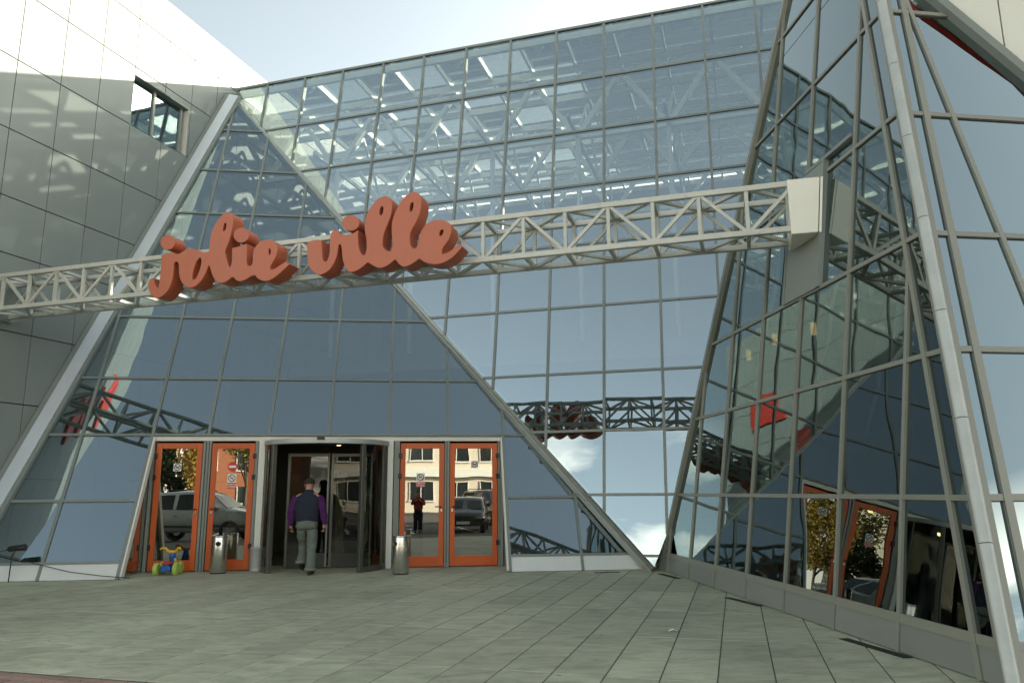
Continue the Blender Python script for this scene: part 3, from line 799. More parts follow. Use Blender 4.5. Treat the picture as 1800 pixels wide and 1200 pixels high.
# red signs further along the wall, seen mirrored in the sloping glass
for k, (u0, u1, z0, z1, lb) in enumerate([(6.1, 7.4, 9.35, 10.7, 'uppermost red square sign on the panelled wall, mirrored in the sloping glass'),
                                         (7.5, 8.4, 7.3, 8.7, 'middle red square sign on the panelled wall, mirrored in shade'),
                                         (8.4, 9.1, 5.9, 7.1, 'lowest red square sign on the panelled wall, mirrored near the truss end')]):
    MB().prism([PD.P(u0, z0, .09), PD.P(u1, z0, .09), PD.P(u1, z1, .09), PD.P(u0, z1, .09)], PD.n * -.085).build('wall_sign', M['red'], None, bevel=.01, label=lb, cat='sign', group='red signs on the panelled wall')

# ------------------------------------------------------------------ building F behind the pyramid
BF = thing('panelled_building', PF.P(3, 0), 'pale panelled building wall rising behind the pyramid at the upper right corner', 'building')
zF = 13.0
uap = PF.uv(meet(PC, PF, ZAPEX))[0]
core = MB()
def Fq(u, z, off=0.): return PF.P(u, z, off)
core.prism([Fq(uap + .35, 0, -.06), Fq(14, 0, -.06), Fq(14, 0, -16), Fq(uap + 2.5, 0, -16)], (0, 0, zF - .02))
core.build('wall', M['dark_gap'], BF)
jF = PF.uv(PF.at(1760, 40))[0]
for i in range(-3, 9):
    for j, (z0, z1) in enumerate(((4.3, 6.0), (6.0, 7.6), (7.6, 9.2), (9.2, 10.8), (10.8, 12.98))):
        u0, u1 = jF + i * 1.2, jF + (i + 1) * 1.2
        poly = [(u0 + .007, z0 + .005), (u1 - .007, z0 + .005), (u1 - .007, z1 - .005), (u0 + .007, z1 - .005)]
        poly = clip(poly, lambda u, z: u - uap - .02 - max(0, 0))
        if z0 < 6.5: pass
        poly = dedupe(poly)
        if area(poly) < .02: continue
        # above the sloping glass only
        poly = clip(poly, lambda u, z: PE.dist(Fq(u, z)) - .02) if z0 < ZAPEX else poly
        poly = dedupe(poly)
        if area(poly) < .02: continue
        MB().prism([Fq(u, z, 0) for u, z in poly], PF.n * -.05).build('panel', M['clad_warm'], BF, bevel=.004)
# a canopy with a red fascia on the same wall, seen mirrored in the pyramid's front
CU0 = .7
cano = thing('wall_canopy', Fq(7.5, 6.4), 'grey wall canopy with a red fascia, mirrored at the top of the pyramid front', 'canopy')
MB().prism([Fq(CU0, 8.6, .05), Fq(13, 8.6, .05), Fq(13, 8.6, .26), Fq(CU0, 8.6, .26)], (0, 0, .12)).build('slab', M['clad_warm'], cano)
MB().prism([Fq(CU0, 8.3, .27), Fq(13, 8.3, .27), Fq(13, 9.0, .27), Fq(CU0, 9.0, .27)], PF.n * .06).build('fascia', M['red'], cano)

# ------------------------------------------------------------------ atrium behind the glass: roof, steel, walls
AT = thing('atrium', PB.Z(-4, 0, -6), 'dim atrium interior with white roof trusses seen through the upper glass', 'building interior')
nb_ = Vector((-PB.n.x, -PB.n.y, 0)).normalized()          # horizontally back from B
hB_ = PB.h
DEP = 10.5
TL, TR_ = TB0, TB1
def RB(s, d, z):     # s metres along B's top edge from its left end, d metres back
    return TB0 + hB_ * s + nb_ * d + UP * (z - TB0.z)
LB = (TB1 - TB0).length
zr = ZTOP - .02
for i in range(int(LB / 1.2) + 1):
    for j in range(7):
        s0_, s1_ = i * 1.207 + .002, min((i + 1) * 1.207 - .002, LB)
        if s1_ - s0_ < .2: continue
        d0, d1 = j * 1.5 + .004, (j + 1) * 1.5 - .002
        MB().prism([RB(s0_, d0, zr), RB(s1_, d0, zr), RB(s1_, d1, zr), RB(s0_, d1, zr)], (0, 0, .02), 0, 1, 1).build('roof_pane', [M['streak_pane'] if i <= 7 and (i + j) % 2 == 0 and j < 6 else M['roof_glass'], M['clear']], AT)  # chequered clear panes on the left are added for the sun streaks
for i in range(int(LB / 1.2) + 2):
    MB().bar(RB(i * 1.207, .05, zr - .06), RB(i * 1.207, DEP, zr - .06), .06, .16, UP).build('rafter', M['steel_white'], AT)
for j in range(8):
    MB().bar(RB(0, j * 1.5 + .05, zr - .16), RB(LB, j * 1.5 + .05, zr - .16), .10, .18, UP).build('purlin', M['steel_white'], AT)
for d in (1.6, 4.6, 7.6):
    zt, zb = zr - .42, zr - 2.15
    MB().bar(RB(0, d, zt), RB(LB, d, zt), .13, .13, UP).build('top_chord', M['steel_white'], AT)
    MB().bar(RB(0, d, zb), RB(LB, d, zb), .13, .13, UP).build('bottom_chord', M['steel_white'], AT)
    for k in range(int(LB / 2.414) + 1):
        s0_, sm_, s1_ = k * 2.414, k * 2.414 + 1.207, (k + 1) * 2.414
        MB().bar(RB(s0_, d, zb), RB(min(sm_, LB), d, zt), .13, .13, UP).build('diagonal', M['steel_white'], AT)
        if s1_ < LB + .3: MB().bar(RB(sm_, d, zt), RB(s1_, d, zb), .13, .13, UP).build('diagonal', M['steel_white'], AT)
for k in range(0, int(LB / 2.414) + 1):     # cross trusses running back
    s_k = k * 2.414
    MB().bar(RB(s_k, .3, zr - 2.15), RB(s_k, DEP, zr - 2.15), .08, .10, UP).build('tie', M['steel_white'], AT)
    for d in (1.6, 4.6):
        MB().bar(RB(s_k, d, zr - 2.15), RB(s_k, d + 1.5, zr - .42), .07, .07, UP).build('brace', M['steel_white'], AT)
        MB().bar(RB(s_k, d + 1.5, zr - .42), RB(s_k, d + 3, zr - 2.15), .07, .07, UP).build('brace', M['steel_white'], AT)
# vertical props behind the glass
for k in range(1, int(LB / 2.414) + 1):
    MB().tube(RB(k * 2.414, 1.6, 5.2), RB(k * 2.414, 1.6, zr - 2.2), .07, n=10).build('prop', M['steel_white'], AT, smooth=True)
# enclosing back wall, gallery floor and ground floor
MB().prism([RB(-3, DEP + .1, -.4), RB(LB + 8, DEP + .1, -.4), RB(LB + 8, DEP + .1, ZTOP - .05), RB(-3, DEP + .1, ZTOP - .05)], nb_ * .3).build('back_wall', M['inside'], AT)
MB().prism([RB(0, 3.2, 5.0), RB(LB, 3.2, 5.0), RB(LB, DEP, 5.0), RB(0, DEP, 5.0)], (0, 0, .3)).build('gallery_floor', M['inside'], AT)
MB().prism([(-12, 14.6, -.06), (12, 14.6, -.06), (16, 32, -.06), (-12, 32, -.06)], (0, 0, -.2)).build('floor', M['inside_floor'], AT)
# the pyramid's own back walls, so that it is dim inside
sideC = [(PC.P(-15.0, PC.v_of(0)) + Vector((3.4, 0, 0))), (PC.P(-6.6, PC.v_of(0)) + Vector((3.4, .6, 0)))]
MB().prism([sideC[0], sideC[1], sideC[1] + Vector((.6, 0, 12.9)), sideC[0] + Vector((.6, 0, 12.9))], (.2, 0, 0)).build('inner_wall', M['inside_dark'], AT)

# ------------------------------------------------------------------ the entrance in the foot of A
hA = PA.h; nA = Vector((-hA.y, hA.x, 0))          # along the front, and straight back into the building
def LA(u, w, z=0.): return hA * u + nA * w + UP * z
def wA(z): return PA.Z(0, z).dot(nA)                # how far back the sloping glass stands at height z
WD = wA(ZDOOR) + .03                                # door plane
U0, U1 = colsA[5], colsA[11]
def lbox(u0, u1, w0, w1, z0, z1, name, m, parent, bevel=.0):
    return MB().prism([LA(u0, w0, z0), LA(u1, w0, z0), LA(u1, w1, z0), LA(u0, w1, z0)], (0, 0, z1 - z0)).build(name, m, parent, bevel=bevel)
lbox(U0 + .03, U1 - .03, WD - .02, WD + .10, 2.545, 2.655, 'lintel', M['white_post'], FA, .003)
for u, sgn in ((U0, 1), (U1, -1)):
    # white raking edge, door-side post and a triangle of glass between
    tri = [LA(u, wA(.02) + .16, .02), LA(u, WD - .05, .02), LA(u, WD - .05, 2.42)]
    MB().prism(tri, hA * (.02 * sgn), 0, 1, 1).build('side_pane', [M['door_glass'], M['clear']], FA)
    a, b = LA(u + .035 * sgn, wA(.0) + .075, .0), LA(u + .035 * sgn, wA(2.6) + .06, 2.6)
    MB().bar(a, b, .05, .14, PA.n).build('raking_frame', M['white_post'], FA)
    lbox(u + .01 * sgn if sgn > 0 else u - .07, u + .07 if sgn > 0 else u - .01, WD - .06, WD + .06, 0, 2.54, 'post', M['alu'], FA)
def post(u0, u1, m='alu', z1=2.54, w0=-.05, w1=.06):
    lbox(u0, u1, WD + w0, WD + w1, 0, z1, 'post', M[m], FA, .004)
post(-4.385, -4.335); post(-4.325, -4.275, w0=-.04); post(-4.265, -4.225)
post(-3.365, -3.30); post(-3.285, -3.16, 'white_post', w0=-.09)
post(-.70, -.585, 'white_post', w0=-.09); post(-.57, -.455)
post(.475, .515); post(.525, .575, w0=-.04)
post(1.585, 1.625)

def disc(c, r, ax, ay, n=28):
    return [c + ax * (r * math.cos(2 * math.pi * k / n)) + ay * (r * math.sin(2 * math.pi * k / n)) for k in range(n)]
def ring(mb, c, r0, r1, ax, ay, nrm, mi=0, n=28):
    o_ = disc(c, r1, ax, ay, n); i_ = disc(c, r0, ax, ay, n)
    mb.add(o_ + i_, [[k, (k + 1) % n, n + (k + 1) % n, n + k] for k in range(n)], mi)
st_white = mat('sticker_white', (.78, .78, .74), .5); st_red = mat('sticker_red', (.50, .03, .025), .5); st_black = mat('sticker_black', (.03, .02, .02), .6)
def text_mesh(txt, size, origin, ax, ay, name, m, parent, align='CENTER'):
    cu = bpy.data.curves.new(name, 'FONT'); cu.body = txt; cu.size = size; cu.align_x = align; cu.align_y = 'CENTER'; cu.offset = size * .018
    tmp = bpy.data.objects.new(name, cu); COL.objects.link(tmp)
    me = bpy.data.meshes.new_from_object(tmp.evaluated_get(bpy.context.evaluated_depsgraph_get()))
    bpy.data.objects.remove(tmp)
    mb = MB(); mb.add([origin + ax * v.co.x + ay * v.co.y for v in me.vertices], [list(p.vertices) for p in me.polygons])
    return mb.build(name, m, parent)
def sticker(kind, u, z, w, parent):
    c = LA(u, w, z); n_ = -nA * .002
    if kind == 'smoke':
        mb = MB()
        mb.prism([c + hA * -.085 + UP * -.085, c + hA * .085 + UP * -.085, c + hA * .085 + UP * .085, c + hA * -.085 + UP * .085], nA * .002, 0)
        mb.prism([c + hA * -.085 + UP * -.20, c + hA * .085 + UP * -.20, c + hA * .085 + UP * -.09, c + hA * -.085 + UP * -.09], nA * .002, 1)
        ring(mb, c + n_, .056, .072, hA, UP, nA, 2)
        mb.bar(c + n_ + hA * -.045 + UP * .045, c + n_ + hA * .045 + UP * -.045, .014, .001, nA, 2)
        mb.bar(c + n_ + hA * -.035 + UP * -.012, c + n_ + hA * .035 + UP * .022, .014, .001, nA, 2)
        s_ = mb.build('sticker', [st_white, st_red, st_black], parent)
        text_mesh('FUMATUL', .044, c + n_ * 1.5 + UP * -.121, hA, UP, 'lettering', st_white, parent)
        text_mesh('INTERZIS', .044, c + n_ * 1.5 + UP * -.168, hA, UP, 'lettering', st_white, parent)
    elif kind == 'dog':
        mb = MB()
        mb.prism([c + hA * -.075 + UP * -.075, c + hA * .075 + UP * -.075, c + hA * .075 + UP * .075, c + hA * -.075 + UP * .075], nA * .002, 0)
        ring(mb, c + n_, .050, .066, hA, UP, nA, 2)
        b_ = c + n_ * 1.3
        mb.bar(b_ + hA * -.030, b_ + hA * .026, .022, .001, nA, 2)          # body, head, legs, tail of a small dog
        mb.bar(b_ + hA * .020 + UP * .004, b_ + hA * .040 + UP * .022, .018, .001, nA, 2)
        for x in (-.026, -.014, .012, .024): mb.bar(b_ + hA * x, b_ + hA * (x - .004) + UP * -.028, .007, .001, nA, 2)
        mb.bar(b_ + hA * -.030, b_ + hA * -.042 + UP * .024, .006, .001, nA, 2)
        mb.bar(b_ + n_ * .3 + hA * -.042 + UP * .042, b_ + n_ * .3 + hA * .042 + UP * -.042, .010, .001, nA, 2)
        mb.build('sticker', [st_white, st_red, st_black], parent)
    else:
        mb = MB(); mb.prism(disc(c, .095, hA, UP), nA * .002, 1)
        mb.prism([c + n_ + hA * -.068 + UP * -.022, c + n_ + hA * .068 + UP * -.022, c + n_ + hA * .068 + UP * .022, c + n_ + hA * -.068 + UP * .022], nA * .001, 0)
        mb.build('sticker', [st_white, st_red, st_black], parent)
def door(u0, u1, hinge, stickers):
    D_ = part_empty('door', LA((u0 + u1) / 2, WD, .02), FA)
    zt = 2.50; w0, w1 = WD - .025, WD + .03; sw = .105
    lbox(u0, u0 + sw, w0, w1, .02, zt, 'stile', M['orange'], D_, .004)
    lbox(u1 - sw, u1, w0, w1, .02, zt, 'stile', M['orange'], D_, .004)
    lbox(u0 + sw + .001, u1 - sw - .001, w0, w1, zt - .11, zt, 'rail', M['orange'], D_, .004)
    lbox(u0 + sw + .001, u1 - sw - .001, w0, w1, .02, .22, 'rail', M['orange'], D_, .004)
    gw = WD - .004
    MB().prism([LA(u0 + sw - .01, gw, .21), LA(u1 - sw + .01, gw, .21), LA(u1 - sw + .01, gw, zt - .1), LA(u0 + sw - .01, gw, zt - .1)], nA * .012, 0, 1, 1).build('glass', [M['door_glass'], M['clear']], D_)
    uh = u0 - .005 if hinge < 0 else u1 + .005
    for z in (2.24, 1.82, .47): lbox(uh - .035, uh + .035, w0 - .035, w0 + .01, z - .05, z + .05, 'hinge', M['black'], D_, .008)
    ul = u1 - sw / 2 if hinge < 0 else u0 + sw / 2; sg = -1 if hinge < 0 else 1
    hb = MB(); hb.path([LA(ul, w0, 1.20), LA(ul, w0 - .055, 1.20), LA(ul + .02 * sg, w0 - .06, 1.20), LA(ul + .13 * sg, w0 - .06, 1.20)], .011, 8)
    hb.build('handle', M['black'], D_, smooth=True)
    lbox(ul - .016, ul + .016, w0 - .006, w0 - .0005, 1.10, 1.16, 'lock_plate', M['ss'], D_)
    for k, u, z in stickers: sticker(k, u, z, gw - .004, D_)
door(-5.29, -4.40, -1, [('dog', -4.87, 2.02)])
door(-4.215, -3.375, 1, [('entry', -3.80, 2.03), ('smoke', -3.80, 1.80)])
door(-.44, .465, -1, [('smoke', -.02, 1.80)])
door(.585, 1.575, 1, [('dog', 1.10, 2.06)])

# revolving door
UC, WCt, RD = -1.93, WD + .16, 1.25
RV = part_empty('revolving_door', LA(UC, WCt, 0), FA)
frame_g = weather(mat('drum_frame', rough=.35, metal=.6), (.13, .135, .12), amt=.08, scale=4)
def arc(a0, a1, r, z, n=14):           # angle 0 looks straight at the viewer, positive to the right
    return [LA(UC + r * math.sin(R(a0 + (a1 - a0) * k / n)), WCt - r * math.cos(R(a0 + (a1 - a0) * k / n)), z) for k in range(n + 1)]
def arcwall(a0, a1, r0, r1, z0, z1, name, m, parent, n=14, smooth=True):
    o0, o1, i0, i1 = arc(a0, a1, r1, z0, n), arc(a0, a1, r1, z1, n), arc(a0, a1, r0, z0, n), arc(a0, a1, r0, z1, n)
    mb = MB(); k = n + 1
    mb.add(o0 + o1, [[j, j + 1, k + j + 1, k + j] for j in range(n)], 0)
    mb.add(i0 + i1, [[j, k + j, k + j + 1, j + 1] for j in range(n)], 1 if isinstance(m, list) else 0)
    mb.add(o1 + i1, [[j, j + 1, k + j + 1, k + j] for j in range(n)], 1 if isinstance(m, list) else 0)
    mb.add(o0 + i0, [[j, k + j, k + j + 1, j + 1] for j in range(n)], 1 if isinstance(m, list) else 0)
    return mb.build(name, m, parent)
arcwall(-92, 92, RD - .16, RD + .03, 2.44, 2.53, 'canopy', M['alu_light'], RV, 36)
top_ = MB(); top_.prism(arc(-92, 92, RD - .02, 2.47, 30), (0, 0, .03)); top_.build('ceiling', M['inside_dark'], RV)
for a0, a1 in ((-92, -50), (39, 92)):
    arcwall(a0, a1, RD - .012, RD, .10, 2.44, 'curved_glass', [M['drum_glass'], M['clear']], RV)
    arcwall(a0, a1, RD - .03, RD + .012, .0, .10, 'skirting', frame_g, RV)
def rpost(a, w=.085, d=.09, r=RD - .01):
    c = LA(UC + r * math.sin(R(a)), WCt - r * math.cos(R(a)), 0)
    tng = hA * math.cos(R(a)) + nA * math.sin(R(a)); rad = hA * math.sin(R(a)) - nA * math.cos(R(a))
    MB().prism([c - tng * w / 2 - rad * d / 2, c + tng * w / 2 - rad * d / 2, c + tng * w / 2 + rad * d / 2, c - tng * w / 2 + rad * d / 2], (0, 0, 2.44)).build('drum_post', frame_g, RV, bevel=.006)
for a in (-50, 39, -90, 90): rpost(a)
for a in (-66, 68): rpost(a, .03, .04)
# sliding leaves across the middle of the drum
for sgn in (-1, 1):
    ua, ub = (UC + .05 - .86, UC + .03) if sgn < 0 else (UC + .07, UC + .05 + .86)
    w_ = WCt + .05
    MB().prism([LA(ua + .04, w_, .28), LA(ub - .03, w_, .28), LA(ub - .03, w_, 2.26), LA(ua + .04, w_, 2.26)], nA * .012, 0, 1, 1).build('leaf_glass', [M['drum_glass'], M['clear']], RV)
    lbox(ua, ua + .05, w_ - .02, w_ + .03, .03, 2.30, 'leaf_stile', frame_g, RV); lbox(ub - .035, ub, w_ - .02, w_ + .03, .03, 2.30, 'leaf_stile', M['alu'], RV)
    lbox(ua + .051, ub - .036, w_ - .018, w_ + .028, 2.24, 2.30, 'leaf_rail', frame_g, RV); lbox(ua + .051, ub - .036, w_ - .018, w_ + .028, .03, .30, 'leaf_rail', M['inside_dark'], RV)
lbox(UC - .07, UC + .07, WCt - RD - .06, WCt - RD - .03, 2.50, 2.555, 'sensor', M['black'], RV, .006)
# dim shop interior behind the doors
SH = thing('shop_interior', LA(-2, 19, 0), 'dim shop interior seen through the revolving door glass', 'shop interior')
for k in range(16):
    u = -5.2 + k * .47 + random.uniform(-.1, .1); h_ = random.uniform(.9, 2.1); w_ = 18.2 + random.uniform(0, 2.2)
    c_ = random.choice([(.22, .19, .12), (.30, .27, .20), (.08, .07, .06), (.16, .10, .06), (.10, .11, .12), (.28, .24, .14)])
    mm_ = mat('display_tone', c_, .6)
    lbox(u, u + random.uniform(.2, .5), w_, w_ + .4, .0, h_, 'display_stand', mm_, SH, .01)
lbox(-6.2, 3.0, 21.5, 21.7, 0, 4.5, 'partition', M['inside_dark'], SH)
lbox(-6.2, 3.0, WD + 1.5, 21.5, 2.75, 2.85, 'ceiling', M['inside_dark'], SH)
lamp_m = emit('warm_lamp', (1.0, .72, .30), 6.0)
for k, (u, w, lb) in enumerate(((-3.0, 18.3, 'left of the three'), (-2.0, 18.9, 'middle of the three'), (-1.1, 18.3, 'right of the three'))):
    t = thing('ceiling_lamp', LA(u, w, 2.62), lb + ' small warm ceiling lamps seen through the revolving door', 'lamp', 'ceiling lamps in the shop')
    MB().lathe([(.0, .0), (.05, .0), (.06, .03), (.06, .06)], LA(u, w, 2.62), 14).build('bulb', lamp_m, t)
    MB().tube(LA(u, w, 2.68), LA(u, w, 2.76), .065, n=14).build('housing', M['white_post'], t)

# ------------------------------------------------------------------ truss carrying the sign
TDEP = 10.25
tth = R(-17.165)
td = Vector((math.cos(tth), math.sin(tth), 0)); tb_ = Vector((-math.sin(tth), math.cos(tth), 0))
sc_ = TDEP / 10
THT, TWD, TSP = .6139 * sc_, .6025 * sc_, .61593 * sc_
TO = CAM + ray(1314, 410.45) * TDEP + td * (.0148 * sc_)
TR = thing('truss', TO, 'pale steel box truss bridging from the left wall to the glass pyramid', 'truss')
t_end = (PD.o - TO).dot(PD.n) / td.dot(PD.n)
KL = int(-t_end / TSP)
def TP(k, face, lev):            # node k; face 0 front 1 back; lev 0 bottom 1 top
    return TO + td * (k * TSP) + tb_ * (TWD * face) + UP * (THT * lev)
kr = 1.0
for f in (0, 1):
    for l in (0, 1):
        a = TP(kr, f, l); b = TO + td * t_end + tb_ * (TWD * f) + UP * (THT * l)
        b = b - td * ((PD.dist(b) - .03) / td.dot(PD.n))
        MB().bar(a, b, .078, .078, UP).build('chord', M['truss'], TR, bevel=.006)
for k in range(0, -KL - 1, -1):
    for f in (0, 1):
        MB().bar(TP(k, f, 0) + UP * .04, TP(k, f, 1) - UP * .04, .05, .05, tb_).build('post', M['truss'], TR)
    for l in (0, 1):
        MB().bar(TP(k, 0, l) + tb_ * .04, TP(k, 1, l) - tb_ * .04, .05, .05, UP).build('cross_member', M['truss'], TR)
def dg(a, b, name, up, w=.046):
    t = (b - a).normalized()
    MB().bar(a + t * .045, b - t * .045, w, w * .9, up).build(name, M['truss'], TR)
for k in range(1, -KL - 1, -1):
    for f in (0, 1):
        up_ = tb_
        if k % 2: dg(TP(k, f, 1), TP(k - 1, f, 0), 'diagonal', up_)
        else: dg(TP(k, f, 0), TP(k - 1, f, 1), 'diagonal', up_)
    for l in (0, 1):
        if k % 2: dg(TP(k, 1, l), TP(k - 1, 0, l), 'diagonal', UP, .05)
        else: dg(TP(k, 0, l), TP(k - 1, 1, l), 'diagonal', UP, .05)
# tapered end box at the pyramid
PT = Plane(TO - tb_ * .075, td, UP)
q = [PT.at(*p) for p in ((1383, 316), (1441, 310.5), (1438.5, 407.5), (1391.5, 411.5))]
MB().prism(q, tb_ * (TWD + .17)).build('end_box', M['truss_box'], TR, bevel=.008)
qr = [PT.at(*p) for p in ((1442.5, 310), (1447, 310.2), (1444.5, 407.3), (1440, 407.3))]
MB().prism(qr, tb_ * (TWD + .17)).build('end_flange', M['truss_box'], TR, bevel=.004)
MB().prism([q[1] + tb_ * .1 + td * .03 - UP * .05, q[2] + tb_ * .1 + td * .03 + UP * .05, q[2] + tb_ * (TWD + .1) + td * .03 + UP * .05, q[1] + tb_ * (TWD + .1) + td * .03 - UP * .05], td * .55).build('end_stub', M['truss'], TR)
b0 = TO + td * t_end + tb_ * (TWD / 2) + UP * (THT / 2); b0 = b0 - td * ((PD.dist(b0) - .02) / td.dot(PD.n))
MB().box(b0 + PD.n * .005, PD.h * .36, PD.n * .012, UP * .42).build('wall_plate', M['alu'], TR, bevel=.004)

# ------------------------------------------------------------------ script lettering
def catmull(pts, n=4, closed=True):
    r_ = []; L_ = len(pts)
    for i in range(L_):
        p0, p1, p2, p3 = pts[(i - 1) % L_], pts[i], pts[(i + 1) % L_], pts[(i + 2) % L_]
        # keep sharp corners sharp
        def ang(a, b, c):
            v1 = (b[0] - a[0], b[1] - a[1]); v2 = (c[0] - b[0], c[1] - b[1])
            d = (v1[0] * v2[0] + v1[1] * v2[1]) / ((math.hypot(*v1) * math.hypot(*v2)) or 1)
            return math.acos(max(-1, min(1, d)))
        if ang(p0, p1, p2) > 1.0: p0 = p1
        if ang(p1, p2, p3) > 1.0: p3 = p2
        for k in range(n):
            t = k / n
            r_.append(tuple(.5 * (2 * p1[a] + (p2[a] - p0[a]) * t + (2 * p0[a] - 5 * p1[a] + 4 * p2[a] - p3[a]) * t * t + (3 * p1[a] - p0[a] - 3 * p2[a] + p3[a]) * t ** 3) for a in (0, 1)))
    return r_
def oval(cx, cy, rx, ry, tilt=0, n=28):
    c, s = math.cos(R(tilt)), math.sin(R(tilt))
    return [(cx + rx * math.cos(2 * math.pi * k / n) * c - ry * math.sin(2 * math.pi * k / n) * s, cy + rx * math.cos(2 * math.pi * k / n) * s + ry * math.sin(2 * math.pi * k / n) * c) for k in range(n)]
JOLIE = [(185,700),(240,683),(290,676),(345,690),(385,668),(430,646),(480,638),(520,648),(560,662),(600,674),(640,664),(646,600),(652,540),(665,480),(690,420),(720,372),(760,322),(790,299),(820,291),(846,294),(866,312),(875,345),(873,395),(860,460),(845,530),(825,590),(800,648),(797,680),(812,740),(828,790),(840,818),(851,800),(859,755),(862,700),(862,633),(900,625),(960,606),(1003,590),(1003,700),(1004,770),(1012,797),(1030,804),(1050,792),(1060,762),(1062,700),(1068,660),(1088,620),(1120,582),(1160,560),(1210,552),(1250,559),(1280,580),(1296,612),(1298,655),(1286,705),(1265,750),(1240,792),(1226,822),(1231,838),(1252,838),(1290,818),(1330,791),(1383,760),(1412,788),(1350,850),(1290,900),(1230,938),(1190,949),(1140,942),(1105,920),(1082,894),(1045,902),(1010,926),(970,945),(930,952),(900,940),(880,918),(862,911),(830,938),(795,960),(758,968),(722,960),(695,935),(678,902),(663,862),(650,822),(640,797),(622,838),(600,890),(570,940),(530,985),(490,1008),(450,1013),(410,997),(380,962),(362,920),(353,870),(351,800),(344,772),(327,764),(308,778),(302,820),(297,880),(285,950),(262,1010),(230,1060),(190,1096),(150,1112),(118,1108),(90,1085),(68,1040),(58,990),(66,948),(86,926),(108,918),(118,958),(134,998),(152,1020),(160,995),(166,955),(172,900),(179,830),(183,760)]
VILLE = [(64,634),(110,617),(160,609),(211,612),(214,690),(220,770),(227,815),(243,838),(263,837),(277,812),(294,760),(298,680),(301,600),(311,550),(328,512),(345,494),(375,512),(402,540),(432,555),(470,558),(520,550),(560,531),(597,508),(597,600),(605,680),(618,730),(635,760),(655,773),(671,760),(683,722),(687,680),(683,600),(672,540),(665,480),(668,420),(685,360),(710,300),(750,236),(800,182),(850,156),(895,150),(930,166),(952,202),(955,262),(944,340),(920,420),(890,490),(868,550),(858,610),(857,668),(872,702),(902,723),(930,728),(947,715),(956,688),(957,640),(952,560),(950,480),(956,420),(976,350),(1006,280),(1050,202),(1100,146),(1158,112),(1205,108),(1240,126),(1262,166),(1266,222),(1255,300),(1230,380),(1200,440),(1165,500),(1146,550),(1142,602),(1146,652),(1160,686),(1186,700),(1212,688),(1230,650),(1241,590),(1262,520),(1300,461),(1350,421),(1410,401),(1470,398),(1530,415),(1566,446),(1580,490),(1578,540),(1558,600),(1525,650),(1494,692),(1478,732),(1484,755),(1507,757),(1550,738),(1600,705),(1640,673),(1668,652),(1696,686),(1620,770),(1550,825),(1480,857),(1410,868),(1350,861),(1300,846),(1268,826),(1242,809),(1215,830),(1168,862),(1115,887),(1080,893),(1046,880),(1020,856),(998,826),(990,818),(955,845),(900,884),(850,904),(810,905),(770,890),(730,866),(703,850),(690,856),(650,890),(600,925),(550,945),(512,948),(482,930),(457,892),(441,842),(431,790),(425,720),(418,672),(405,656),(391,670),(383,720),(370,790),(340,860),(300,920),(250,960),(200,978),(160,971),(112,936),(80,890),(66,840),(60,760),(60,690)]
TH_ = .27
PS = Plane(TO - tb_ * (.10 + TH_), td, UP)           # the plane of the letters' faces
SG = thing('shop_sign', PS.at(540, 500), 'large terracotta red script lettering reading jolie ville standing on the truss', 'sign')
def letter_mesh(outer, holes, ox, oy, sc, name, smooth_pts=True):
    cu = bpy.data.curves.new(name, 'CURVE'); cu.dimensions = '2D'; cu.fill_mode = 'BOTH'; cu.extrude = TH_ / 2; cu.bevel_depth = .006; cu.bevel_resolution = 0; cu.offset = -.006
    base = PS.at(ox + outer[0][0] / sc, oy + outer[0][1] / sc)
    for lp in [outer] + holes:
        pts = catmull(lp) if lp is outer and smooth_pts else lp
        sp = cu.splines.new('POLY'); sp.points.add(len(pts) - 1); sp.use_cyclic_u = True
        for i_, (x, y) in enumerate(pts):
            p = PS.at(ox + x / sc, oy + y / sc) - base
            sp.points[i_].co = (p.dot(td), p.z, 0, 1)
    tmp = bpy.data.objects.new(name, cu); COL.objects.link(tmp)
    me = bpy.data.meshes.new_from_object(tmp.evaluated_get(bpy.context.evaluated_depsgraph_get()))
    bpy.data.objects.remove(tmp)
    mb = MB()
    mb.add([base + td * v.co.x + UP * v.co.y + tb_ * (TH_ / 2 - v.co.z) for v in me.vertices], [list(p.vertices) for p in me.polygons])
    return mb.build(name, M['sign_red'], SG)
w1 = letter_mesh(JOLIE, [[(548,728),(562,728),(568,752),(563,800),(548,852),(528,900),(506,932),(488,938),(480,922),(484,880),(497,825),(518,768)], oval(791, 433, 14, 41, 12), oval(1222, 668, 11, 30, 4)], 250, 320, 5.455, 'word')
tag(w1, 'first word, jolie')
w2 = letter_mesh(VILLE, [oval(843, 304, 19, 49, 10), oval(1160, 265, 18, 51, 12), oval(1475, 535, 18, 35, 22)], 530, 320, 6.0, 'word')
tag(w2, 'second word, ville')
letter_mesh(oval(245, 579, 70, 72), [], 250, 320, 5.455, 'dot', False)
letter_mesh(oval(951, 510, 75, 73), [], 250, 320, 5.455, 'dot', False)
letter_mesh(oval(520, 432, 90, 84), [], 530, 320, 6.0, 'dot', False)
for px, py in ((320, 462), (415, 470), (470, 458), (600, 455), (680, 420), (745, 420), (313, 428), (430, 428), (618, 415)):
    p = PS.at(px, py) + tb_ * TH_
    MB().tube(p - tb_ * .02, p + tb_ * .14, .014, n=8).build('standoff', M['alu_light'], SG)

